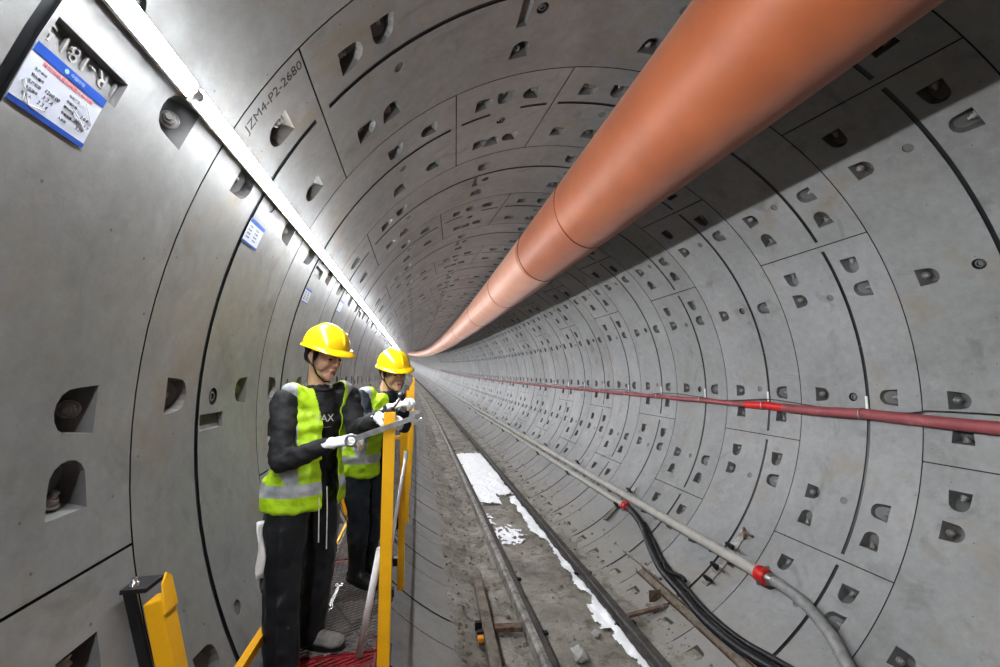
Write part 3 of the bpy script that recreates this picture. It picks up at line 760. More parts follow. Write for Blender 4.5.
# loose timber and steel on the right
m = MB()
def on_wall_beam(m, a0, y0_, a1, y1, w, h, lift=.0, mi=0):
    p, q = cyl(a0, R - h / 2 - .03 - lift, y0_), cyl(a1, R - h / 2 - .03 - lift, y1)
    m.beam(p, q, w, h, up=-Vector((math.cos(rad((a0 + a1) / 2)), 0, math.sin(rad((a0 + a1) / 2)))), mi=mi)
on_wall_beam(m, -57.2, 6.86, -51.0, 6.92, .085, .02); tag(obj('timber_offcut', m, M['timber']), 'short brown timber offcut lying under the farther red coupling', 'plank')
cb = thing('steel_channel', cyl(-63, R - .05, 4.2), 'long rusty steel channel lying beside the black hose', 'beam')
m = MB(); on_wall_beam(m, -62.6, 5.35, -63.2, 3.0, .10, .012, -.012); obj('web', m, M['timber'], cb)
for da in (-1.0, 1.0):
    m = MB(); on_wall_beam(m, -62.6 + da, 5.35, -63.2 + da, 3.0, .012, .05, -.012); obj('flange', m, M['rust'], cb)
m = MB(); on_wall_beam(m, -61.2, 5.9, -60.6, 5.0, .03, .03, -.02); tag(obj('steel_rod', m, M['dull']), 'short thin steel bar ahead of the rusty channel', 'bar')

# ------------------------------------------------------------------ track
def rail_profile():
    return [(-.062, 0), (.050, 0), (.050, .010), (.010, .024), (.010, .112), (.036, .122), (.036, .150), (.028, .156), (-.050, .156), (-.058, .148), (-.058, .122), (-.012, .112), (-.012, .024), (-.062, .010)]
def rail(xc, label, mat, ya=-4, yb=100):
    m = MB(); pr = rail_profile(); n = len(pr); ys = [ya]
    while ys[-1] < yb: ys.append(ys[-1] + 1.0)
    vs = [axp(xc + px, y, -2.55 + pz) for y in ys for px, pz in pr]
    fs = [(i * n + k, i * n + (k + 1) % n, (i + 1) * n + (k + 1) % n, (i + 1) * n + k) for i in range(len(ys) - 1) for k in range(n)]
    fs += [list(range(n)), list(range((len(ys) - 1) * n, len(ys) * n))]
    m.add(vs, fs); tag(obj('track_rail', m, mat), label, 'rail', 'rails of the narrow work track'); 
def split_rail(xc, label, ya=-4, yb=100):
    t = thing('track_rail', axp(xc, 4, -2.55), label, 'rail', 'rails of the narrow work track')
    for nm, pr, mt in (('rail_side', [(-.085, 0), (-.004, 0), (-.004, .135), (-.050, .140), (-.078, .120)], M['rail']), ('rail_head', [(-.004, 0), (.030, .02), (.052, .06), (.056, .140), (.048, .158), (.004, .160), (-.004, .150)], M['raild'])):
        m = MB(); n = len(pr); ys = [ya]
        while ys[-1] < yb: ys.append(ys[-1] + 1.0)
        vs = [axp(xc + px, y, -2.55 + pz) for y in ys for px, pz in pr]
        m.add(vs, [(i * n + k, i * n + (k + 1) % n, (i + 1) * n + (k + 1) % n, (i + 1) * n + k) for i in range(len(ys) - 1) for k in range(n)] + [list(range(n)), list(range((len(ys) - 1) * n, len(ys) * n))])
        obj(nm, m, mt, t)
split_rail(-.45, 'left rail of the narrow track, pale dusty side and dark head, nearer the walkway')
rail(.55, 'right rail of the narrow track, dark steel edged with white foam', M['raild'])
sl = thing('rail_sleeper', (0, 0, 0), 'x', 'sleeper', 'steel sleepers under the work track')
m = MB(); m.box((0, 0, -.055), (2.02, .12, .010)); obj('web', m, M['rust'], sl)
for s in (-1, 1):
    m = MB(); m.box((0, s * .056, -.030), (2.02, .008, .055)); obj('flange', m, M['rust'], sl)
for x in (-.53, -.37, .47, .63):
    m = MB(); m.box((x + (-.02 if x in (-.53, .47) else .02), 0, .062), (.05, .055, .026), bev=.004); obj('rail_clip', m, M['blackm'], sl)
first = True
for k in range(-3, 36):
    y = 4.55 + 1.2 * k
    if k > 0 and k % 2 == 0: continue
    p = axp(.04, y, -2.590)
    if first: o = sl; o.location = p; first = False
    else: o = dup(sl, p)
    o['label'] = 'steel channel sleeper under the track, nearest in view, its ends bare' if k == 0 else 'rusty steel sleeper half buried in the mud of the track'
m = MB(); m.box((-.70, 4.62, -2.475), (.30, .09, .05), Matrix.Rotation(-.12, 3, 'Z'), bev=.006); tag(obj('sleeper_stub', m, M['rust']), 'rusty steel sleeper end between the timber beam and the left rail', 'sleeper')
sp = thing('sleeper_bracket', (1.12, 4.62, -2.42), 'rusty square steel bracket standing at the right end of the nearest sleeper', 'bracket')
m = MB(); m.box((1.10, 4.78, -2.40), (.15, .012, .13)); obj('plate', m, M['rust'], sp)
m = MB(); m.beam((.64, 4.62, -2.50), (1.16, 4.62, -2.435), .05, .03); obj('foot', m, M['rust'], sp)
m = MB(); m.lathe((1.08, 4.60, -2.43), (0, -.3, 1), [(.018, 0), (.018, .02)], 6); obj('bolt', m, M['steel'], sp)

# old timber beside the left rail
tb = thing('timber_beam', (-.92, 4.5, -2.5), 'grey weathered timber beam lying left of the near track', 'beam')
m = MB(); m.beam((-.885, 5.75, -2.435), (-.985, 3.2, -2.405), .105, .10, bev=.008); obj('beam', m, M['timber'], tb)
for s in (0, 1):
    m = MB(); m.box((-1.02 + .0 * s, 4.62 - .16 * s, -2.42), (.07, .05, .08), bev=.004); obj('fixing_block', m, M['blackm'], tb)
m = MB(); m.box((-1.03, 4.36, -2.40), (.06, .07, .04), bev=.006); tag(obj('orange_scrap', m, M['orangebit']), 'small orange scrap against the left side of the timber beam', 'scrap')

# mud
def mudz(x, y):
    xl = min(abs(x), 2.69); lin = -math.sqrt(R * R - xl * xl)
    n1 = noise.noise(Vector((x * 2.1, y * 1.3, 3))); n2 = noise.noise(Vector((x * 9, y * 7, 1))); n3 = noise.noise(Vector((x * 23, y * 21, 5)))
    if -.38 < x < .49: flat = -2.548 + .022 * n1 + .010 * n2 + .004 * n3
    else: flat = -2.560 + .03 * n1 + .014 * n2 + .006 * n3
    for xr in (-.45, .55):
        flat -= .035 * math.exp(-((x - xr - .07) / .05) ** 2)
    edge = 1.0
    if x < 0: edge = min(1, max(0, (x + 1.36) / .12))
    else: edge = min(1, max(0, (1.05 - x) / .25))
    thin = lin - .012 + edge * (.020 + .014 * n1 + .014 * n2 + .008 * n3)
    return max(flat if abs(x) < .9 else -9, thin)
def sheet_grid(xs, ys, zf, name, mat, keep=None):
    m = MB(); vs = []; fs = []; nx = len(xs)
    for y in ys:
        for x in xs: vs.append(axp(x, y, zf(x, y)))
    for j in range(len(ys) - 1):
        for i in range(nx - 1):
            xm, ym = (xs[i] + xs[i + 1]) / 2, (ys[j] + ys[j + 1]) / 2
            if keep and not keep(xm, ym): continue
            a = j * nx + i; fs.append((a, a + 1, a + nx + 1, a + nx))
    m.v = [tuple(v) for v in vs]; m.f = [list(f) for f in fs]; m.m = [0] * len(fs); m.sm = [True] * len(fs)
    me = bpy.data.meshes.new(name); me.from_pydata(m.v, [], m.f); me.polygons.foreach_set('use_smooth', m.sm); me.update()
    bm = bmesh.new(); bm.from_mesh(me); bmesh.ops.delete(bm, geom=[v for v in bm.verts if not v.link_faces], context='VERTS'); bm.to_mesh(me); bm.free()
    return link(name, me, mat)
ys = []; y = -3.0
while y < 100: ys.append(y); y += .035 if 2.5 < y < 10 else (.07 if y < 18 else .5)
xs = [-1.37 + .035 * i for i in range(int(2.44 / .035) + 1)]
tag(sheet_grid(xs, ys, mudz, 'mud_layer', M['mud']), 'brown grey mud and dust caked over the tunnel floor along the track', 'mud', kind='stuff')

# foam
def fz(x, y):
    return mudz(x, y) + .036 + .022 * noise.noise(Vector((x * 5, y * 4, 9))) + .018 * noise.noise(Vector((x * 14, y * 12, 2)))
def fkeep(x, y):
    n = noise.noise(Vector((x * 5.5, y * 3.2, 7))) * .20 + noise.noise(Vector((x * 15, y * 9, 4))) * .10
    e1 = min(y - 9.0 - (.55 if x > .1 else 0) - 2.2 * n, 14.7 - y - 2 * n)
    return -.40 + .5 * max(0, n) * (y < 12) < x < .50 and e1 > 0
ys = [8.4 + .045 * i for i in range(145)]; xs = [-.40 + .02 * i for i in range(46)]
tag(sheet_grid(xs, ys, fz, 'foam_patch', M['foam'], fkeep), 'wide patch of bright white foam spread between the two rails', 'foam', kind='stuff')
def skeep(x, y):
    n = noise.noise(Vector((x * 4, y * 2.6, 17))) * .10 + noise.noise(Vector((x * 17, y * 11, 4))) * .03
    w = .115 + (.05 if y > 7 else 0) + (.09 if 4.5 < y < 4.95 else 0)
    return x > .50 - w + n
ys = [3.2 + .035 * i for i in range(180)]; xs = [.20 + .0165 * i for i in range(19)]
tag(sheet_grid(xs, ys, lambda x, y: fz(x, y) - .004, 'foam_strip', M['foam'], skeep), 'narrow strip of white foam along the inside of the right rail', 'foam', kind='stuff')
xs = [-.37 + .02 * i for i in range(30)]; ys = [6.7 + .03 * i for i in range(60)]
tag(sheet_grid(xs, ys, lambda x, y: fz(x, y) - .012, 'foam_scatter', M['foam'], lambda x, y: ((x + .12) ** 2 / .05 + (y - 7.3) ** 2 / .16 + 1.8 * noise.noise(Vector((x * 13, y * 9, 3))) < .8) or ((x + .3) ** 2 / .006 + (y - 8.3) ** 2 / .3 + 1.5 * noise.noise(Vector((x * 13, y * 9, 3))) < .7)), 'small ragged spots of white foam in front of the wide patch', 'foam', kind='stuff')

# rocks and clods
def rock_mesh(m, c, r, seed, mi=0):
    bm = bmesh.new(); bmesh.ops.create_icosphere(bm, subdivisions=2, radius=1)
    for v in bm.verts:
        k = 1 + .35 * noise.noise(v.co * 1.4 + Vector((seed, 0, 0))); v.co = Vector((v.co.x * r[0], v.co.y * r[1], v.co.z * r[2])) * k
    bm.verts.index_update(); m.add([Vector(c) + v.co for v in bm.verts], [[v.index for v in f.verts] for f in bm.faces], mi); bm.free()
m = MB(); rock_mesh(m, (-.10, 4.12, -2.50), (.085, .10, .05), 3); tag(obj('rock', m, M['rock']), 'pale angular rock in the mud between the rails, largest and nearest', 'rock')
m = MB(); rock_mesh(m, (.20, 4.42, -2.515), (.045, .05, .028), 8); tag(obj('rock', m, M['rock']), 'smaller grey stone in the mud just behind the pale rock', 'rock')
m = MB(); rnd = random.Random(11)
for i in range(3200):
    y = 3.0 + 17 * rnd.random() ** 1.6
    zone = rnd.random()
    x = rnd.uniform(-1.30, -.52) if zone < .55 else (rnd.uniform(.62, 1.35) if zone < .75 else (rnd.uniform(.36, .49) if zone < .85 else rnd.uniform(-.38, .45)))
    s = .006 + .026 * rnd.random() ** 3
    z = max(mudz(x, y), -math.sqrt(R * R - x * x)) if x < 1.04 else -math.sqrt(R * R - x * x)
    c = axp(x, y, z + s * .3); bm = None
    vs = [c + Vector((rnd.uniform(.6, 1.2) * s * a, rnd.uniform(.6, 1.2) * s * b, rnd.uniform(.5, .9) * s * d)) for a, b, d in ((1, 0, 0), (-1, 0, 0), (0, 1, 0), (0, -1, 0), (0, 0, 1), (0, 0, -1))]
    m.add(vs, [(0, 2, 4), (2, 1, 4), (1, 3, 4), (3, 0, 4), (2, 0, 5), (1, 2, 5), (3, 1, 5), (0, 3, 5)], 0 if rnd.random() < .6 else 1)
tag(obj('mud_clods', m, [M['mud'], M['timber']]), 'crumbs and clods of mud and grit scattered beside the rails', 'rubble', kind='stuff')

# ------------------------------------------------------------------ walkway
FZ = -1.28
def panel_mesh(pl, x0, x1):
    m = MB(); px, py = .064, .032; th = .0035
    nx = int((x1 - x0) / px); ny = int(pl / (py / 2))
    for j in range(ny):
        y = -pl / 2 + py / 2 * j
        for i in range(nx + 1):
            xa = x0 + px * (i + (.5 if j % 2 else 0))
            for s in (-1, 1):
                xb = xa + s * px / 2
                if xb < x0 - 1e-6 or xb > x1 + 1e-6 or xa > x1: continue
                a = Vector((xa, y, 0)); b = Vector((xb, y + py / 2, 0)); d = (b - a).normalized(); n_ = Vector((-d.y, d.x, 0)) * .0036
                m.add([a - n_ + Vector((0, 0, -th)), a + n_ + Vector((0, 0, th)), b + n_ + Vector((0, 0, th)), b - n_ + Vector((0, 0, -th))], [(0, 1, 2, 3)])
    return m
X0, X1 = -2.33, -1.875
def make_panel(red):
    t = thing('metal_walkway', (0, 0, 0), 'x', 'walkway', 'expanded metal panels of the walkway')
    obj('expanded_mesh', panel_mesh(1.18, X0 - (X0 + X1) / 2, X1 - (X0 + X1) / 2), M['meshred' if red else 'mesh'], t)
    w = (X1 - X0) / 2
    for s in (-1, 1):
        m = MB(); m.box((s * w, 0, -.02), (.012, 1.18, .045)); obj('side_angle', m, M['meshred' if (s > 0 or red) else 'dull'], t)
    for s in (-1, 1):
        m = MB(); m.box((0, s * .585, -.022), (2 * w, .012, .04)); obj('cross_bar', m, M['meshred'], t)
    return t
pr_ = make_panel(True); pg = make_panel(False)
PY0 = 2.47 - .6
xc = (X0 + X1) / 2
pr_.location = (xc, PY0, FZ); pr_['label'] = 'red painted expanded metal walkway panel nearest the camera'
dup(pr_, (xc, PY0 - 1.2, FZ), 'red painted walkway panel below and behind the camera')
for k in range(1, 34):
    y = PY0 + 1.2 * k; p = axp(xc, y, FZ)
    sx = (axp(0, y + .6, 0) - axp(0, y - .6, 0)); rot = (math.atan2(sx.z, sx.y), 0, -math.atan2(sx.x, sx.y))
    if k == 1: pg.location = p; o = pg
    else: o = dup(pg, p, rot=rot)
    o['label'] = {1: 'dark grey walkway panel with the loose spanner lying on it', 2: 'dark grey walkway panel under the farther worker\'s boots'}.get(k, 'dark mesh walkway panel farther down the tunnel')
# red side edge of the second panel
# brackets on the wall: leaning yellow tube with a bolted plate and beams under the walkway
def make_bracket():
    t = thing('walkway_bracket', (0, 0, 0), 'x', 'bracket', 'yellow walkway brackets')
    a = Vector((-2.555, 0, -.53)); b = Vector((-2.375, 0, -1.25)); d = (b - a).normalized()
    m = MB(); m.beam(a + d * .05, b, .078, .055, up=(1, 0, .2), bev=.006); obj('inner_strut', m, M['yellow'], t)
    m = MB(); m.prism([(-.039, -.05), (.039, -.05), (.036, .06), (.012, .085), (-.02, .055)], .006, lambda x, y, z: a + d * (.05 - y * .9) + Vector((z + .028, x, 0)), 0); obj('tongue', m, M['yellow'], t)
    m = MB(); m.beam((-2.632, -.0, -.535), (-2.555, -.0, -.535), .10, .014); obj('wall_plate', m, M['blackm'], t)
    m = MB(); m.beam((-2.618, -.025, -.545), (-2.49, -.025, -1.0), .014, .03, up=(1, 0, 0)); obj('flat_bar', m, M['blackm'], t)
    m = MB(); m.lathe((-2.605, -.025, -.528), (0, 0, 1), [(.015, 0), (.015, .012), (.009, .013), (.009, .028)], 6); obj('anchor_bolt', m, M['chrome'], t)
    m = MB(); m.beam((-2.36, 0, -1.345), (-1.82, 0, -1.345), .05, .05); obj('cross_beam', m, M['blackm'], t)
    m = MB(); m.beam((-2.15, 0, -1.60), (-1.84, 0, -1.38), .04, .04); obj('lower_strut', m, M['blackm'], t)
    return t
bk = make_bracket()
for k, y in enumerate([1.72 + 1.5 * j for j in range(-1, 14)]):
    p = bend(y) + Vector((0, y, 0))
    o = bk if k == 0 else dup(bk, p)
    o.location = p
    o['label'] = {0: 'yellow walkway bracket behind the camera', 1: 'thick yellow bracket bolted to the left wall nearest the camera', 2: 'yellow bracket behind the nearer worker\'s hip'}.get(k, 'yellow walkway bracket along the wall beyond the workers')
m = MB(); m.beam((-2.40, 1.2, -1.04), (-2.385, 2.72, -1.06), .035, .045); tag(obj('kick_rail', m, M['yellow']), 'yellow side rail running low beside the nearer worker\'s near leg', 'rail')
m = MB(); m.beam((-2.345, 2.75, -1.262), (-2.345, 9, -1.262), .02, .02); tag(obj('edge_rail', m, M['yellow']), 'thin yellow edge strip along the wall side of the walkway', 'rail')

# posts: square tubes with open tops
def make_post(h_low, top):
    t = thing('railing_post', (0, 0, 0), 'x', 'post', 'yellow railing posts of the walkway')
    m = MB(); s = .0275; s2 = .0235; z0, z1 = -h_low, top
    o_ = [(-s, -s), (s, -s), (s, s), (-s, s)]; i_ = [(-s2, -s2), (s2, -s2), (s2, s2), (-s2, s2)]
    vs = [(x, y, z0) for x, y in o_] + [(x, y, z1) for x, y in o_] + [(x, y, z1) for x, y in i_] + [(x, y, z1 - .3) for x, y in i_]
    m.add(vs, [(3, 2, 1, 0)] + [(k, (k + 1) % 4, 4 + (k + 1) % 4, 4 + k) for k in range(4)] + [(4 + k, 4 + (k + 1) % 4, 8 + (k + 1) % 4, 8 + k) for k in range(4)] + [(8 + k, 8 + (k + 1) % 4, 12 + (k + 1) % 4, 12 + k) for k in range(4)] + [(12, 13, 14, 15)])
    obj('post_tube', m, M['yellow'], t)
    m = MB(); m.lathe((-.0275, 0, z1 - .05), (-1, 0, 0), [(.012, 0), (.012, .004)], 16); obj('bolt_hole', m, M['joint'], t)
    m = MB(); m.box((-.045, 0, -.08), (.04, .05, .06)); obj('fixing_lug', m, M['blackm'], t)
    return t
po = make_post(.30, 1.275)
for k in range(14):
    y = 2.18 + 1.58 * k; p = axp(-1.815 + (.02 if k else 0), y, FZ)
    if k == 0: po.location = p; o = po
    else: o = dup(po, p)
    o['label'] = {0: 'bright yellow square railing post nearest the camera, gripped by the nearer worker', 1: 'second yellow railing post, in shade behind the nearest one'}.get(k, 'yellow railing post farther along the walkway edge')
    if k == 1:
        m = MB(); q = p + Vector((0, 0, .93)); m.beam(q + Vector((-.025, 0, 0)), q + Vector((-.10, 0, .0)), .02, .028); st_ = obj('side_stub', m, M['yellow'], o)

# loose pipes and spanner
def open_pipe(name, p, q, r, label, mat):
    p, q = Vector(p), Vector(q); t = thing(name, p, label, 'pipe'); m = MB(); d = (q - p).normalized(); a = d.orthogonal().normalized(); b = d.cross(a); n = 18
    rings = []
    for c, rr in ((p + d * .06, r * .84), (p, r * .84), (p, r), (q, r), (q, r * .84), (q - d * .06, r * .84)):
        rings += [c + (a * math.cos(2 * math.pi * k / n) + b * math.sin(2 * math.pi * k / n)) * rr for k in range(n)]
    m.add(rings, [(i * n + k, i * n + (k + 1) % n, (i + 1) * n + (k + 1) % n, (i + 1) * n + k) for i in range(5) for k in range(n)], 0, True)
    m.add(rings[:n], [list(range(n))]); m.add(rings[-n:], [list(range(n))]); obj('pipe_tube', m, mat, t); return t
open_pipe('conduit_pipe', (-1.955, 2.43, FZ + .012), (-1.846, 2.20, -.66), .0175, 'white plastic pipe leaning from the mesh floor against the nearest yellow post', M['whitepipe'])
t = open_pipe('conduit_pipe', (-1.885, 3.48, FZ + .01), (-1.775, 3.70, -.50), .013, 'thin pale pipe leaning against the second yellow post', M['whitepipe'])
m = MB(); m.tube([(-1.775, 3.70, -.53), (-1.770, 3.71, -.455)], .019, 12); obj('pipe_cap', m, M['white'], t)

def spanner(mb, L, w, fn, th=.008):
    mb.prism([(-L / 2 + .02, -w * .38), (L / 2 - .03, -w * .32), (L / 2 - .03, w * .32), (-L / 2 + .02, w * .38)], th, fn)
    # open jaw
    c = L / 2 - .012; r = w * .95
    pts = [(c - r * .95, -w * .3), (c - r * .5, -r * .95), (c + r * .25, -r * 1.0), (c + r * .95, -r * .62), (c + r * .80, -r * .36), (c + r * .05, -r * .42), (c - r * .12, 0), (c + r * .05, r * .42), (c + r * .80, r * .36), (c + r * .95, r * .62), (c + r * .25, r * 1.0), (c - r * .5, r * .95), (c - r * .95, w * .3)]
    o = len(mb.v)
    n = len(pts); top = [fn(x, y, th * 1.1) for x, y in pts]; bot = [fn(x, y, -th * .1) for x, y in pts]
    half1 = [0, 1, 2, 3, 4, 5, 6]; half2 = [6, 7, 8, 9, 10, 11, 12]
    fs = [half1 + [], half2 + [], [0, 6, 12]]
    mb.add(top + bot, [f for f in fs] + [[i + n for i in reversed(f)] for f in fs] + [(k, (k + 1) % n, n + (k + 1) % n, n + k) for k in range(n)])
    # ring end
    c = -L / 2; ro, ri = w * .85, w * .52; k_ = 20
    vs = []
    for rr, z in ((ri, -th * .2), (ro, -th * .2), (ro, th * 1.2), (ri, th * 1.2)):
        vs += [fn(c + rr * math.cos(2 * math.pi * k / k_), rr * math.sin(2 * math.pi * k / k_), z) for k in range(k_)]
    mb.add(vs, [(j * k_ + k, j * k_ + (k + 1) % k_, ((j + 1) % 4) * k_ + (k + 1) % k_, ((j + 1) % 4) * k_ + k) for j in range(4) for k in range(k_)], 0, True)
wa, wb = Vector((-2.200, 2.93, FZ + .006)), Vector((-2.192, 3.24, FZ + .006))
dx = (wb - wa).normalized(); dy = Vector((-dx.y, dx.x, 0)); mid = (wa + wb) / 2
m = MB(); spanner(m, .30, .030, lambda x, y, z: mid + dx * x + dy * y + Vector((0, 0, z)))
tag(obj('combination_spanner', m, M['chrome']), 'silver combination spanner lying on the mesh floor between the workers', 'spanner')

# ------------------------------------------------------------------ people
def hull_pts(bm, pts):
    vs = [bm.verts.new(p) for p in pts]
    r = bmesh.ops.convex_hull(bm, input=vs)
    junk = [g for g in r['geom_interior'] if isinstance(g, bmesh.types.BMVert)] + [g for g in r['geom_unused'] if isinstance(g, bmesh.types.BMVert)]
    if junk: bmesh.ops.delete(bm, geom=list(set(junk)), context='VERTS')
ICO = None
def ico():
    global ICO
    if ICO is None:
        b = bmesh.new(); bmesh.ops.create_icosphere(b, subdivisions=2, radius=1); ICO = [v.co.copy() for v in b.verts]; b.free()
    return ICO
class Blob:
    def __init__(s): s.bm = bmesh.new()
    def cone(s, p, r, q, t):
        p, q = Vector(p), Vector(q)
        hull_pts(s.bm, [p + v * r for v in ico()] + [q + v * t for v in ico()]); return s
    def chain(s, pts):
        for (p, r), (q, t) in zip(pts, pts[1:]): s.cone(p, r, q, t)
        return s
    def ell(s, lst, fr):
        """hull of ellipsoids [(centre, (rf, rr, ru))] in frame fr = 3 vectors"""
        P = []
        for c, rr in lst: P += [Vector(c) + fr[0] * v.x * rr[0] + fr[1] * v.y * rr[1] + fr[2] * v.z * rr[2] for v in ico()]
        hull_pts(s.bm, P); return s
    def bake(s, voxel, smooth=2):
        bmesh.ops.recalc_face_normals(s.bm, faces=s.bm.faces[:])
        me = bpy.data.meshes.new('tmp'); s.bm.to_mesh(me); s.bm.free()
        o = bpy.data.objects.new('tmp', me); COL.objects.link(o)
        md = o.modifiers.new('r', 'REMESH'); md.mode = 'VOXEL'; md.voxel_size = voxel; md.adaptivity = 0
        if smooth: k = o.modifiers.new('s', 'SMOOTH'); k.iterations = smooth; k.factor = .5
        dg = bpy.context.evaluated_depsgraph_get(); out = bpy.data.meshes.new_from_object(o.evaluated_get(dg))
        bpy.data.objects.remove(o); bpy.data.meshes.remove(me); return out
def put(name, me, mat, parent, wr=None, cut=None, thick=0):
    """me is in space coordinates; wr wrinkles it; cut removes faces; thick gives cloth thickness"""
    off = origin_of(parent); bm = bmesh.new(); bm.from_mesh(me)
    if cut:
        for plane_co, plane_no in cut.get('planes', []):
            bmesh.ops.bisect_plane(bm, geom=bm.verts[:] + bm.edges[:] + bm.faces[:], plane_co=plane_co, plane_no=plane_no)
        kill = [f for f in bm.faces if cut['kill'](f.calc_center_median())]
        bmesh.ops.delete(bm, geom=kill, context='FACES')
    if wr:
        bm.normal_update()
        for v in bm.verts:
            c = v.co; v.co = c + v.normal * (wr[0] * (noise.noise(Vector((c.x * wr[1], c.y * wr[1], c.z * wr[1] * 1.8))) + .5 * noise.noise(c * wr[1] * 2.7)))
    for v in bm.verts: v.co -= off
    bm.normal_update()
    for f in bm.faces: f.smooth = True
    m2 = bpy.data.meshes.new(name); bm.to_mesh(m2); bm.free(); bpy.data.meshes.remove(me)
    o = link(name, m2, mat, parent)
    if thick:
        s = o.modifiers.new('thickness', 'SOLIDIFY'); s.thickness = thick; s.offset = 1
    return o

def hand_blob(b, w, d, n, side, curl, sc=1.0, fat=1.0):
    """w wrist, d along the palm, n the way the palm looks, side toward the thumb; curl bends each joint"""
    w = Vector(w); d = Vector(d).normalized(); n = Vector(n); n = (n - d * n.dot(d)).normalized(); s = d.cross(n)
    if s.dot(Vector(side)) < 0: s = -s
    fr = (d, s, n)
    b.ell([(w, (.025 * sc, .027 * sc * fat, .020 * sc * fat)), (w + d * .085 * sc, (.018 * sc, .040 * sc, .017 * sc * fat))], fr)
    for i, (off, L, r) in enumerate(((.030, .92, .0098), (.010, 1.0, .0100), (-.011, .94, .0096), (-.031, .76, .0086))):
        p = w + d * .088 * sc + s * off * sc; a = curl * .55; rr = r * sc * fat; pts = [(w + d * .05 * sc + s * off * .8 * sc, rr * 1.05), (p, rr * 1.1)]
        for seg in (.043, .027, .021):
            dirv = d * math.cos(a) + n * math.sin(a); p = p + dirv * seg * L * sc; rr *= .93; pts.append((p, rr)); a += curl
        b.chain(pts)
    # thumb from the side of the palm near its base
    p0 = w + d * .022 * sc + s * .022 * sc; p1 = w + d * .050 * sc + s * .052 * sc + n * .016 * sc; p2 = p1 + (d * .026 + s * .004 + n * .022) * sc; p3 = p2 + (d * .012 - s * .012 + n * .018) * sc
    b.chain([(p0, .0145 * sc * fat), (p1, .0125 * sc * fat), (p2, .0112 * sc * fat), (p3, .0098 * sc * fat)])

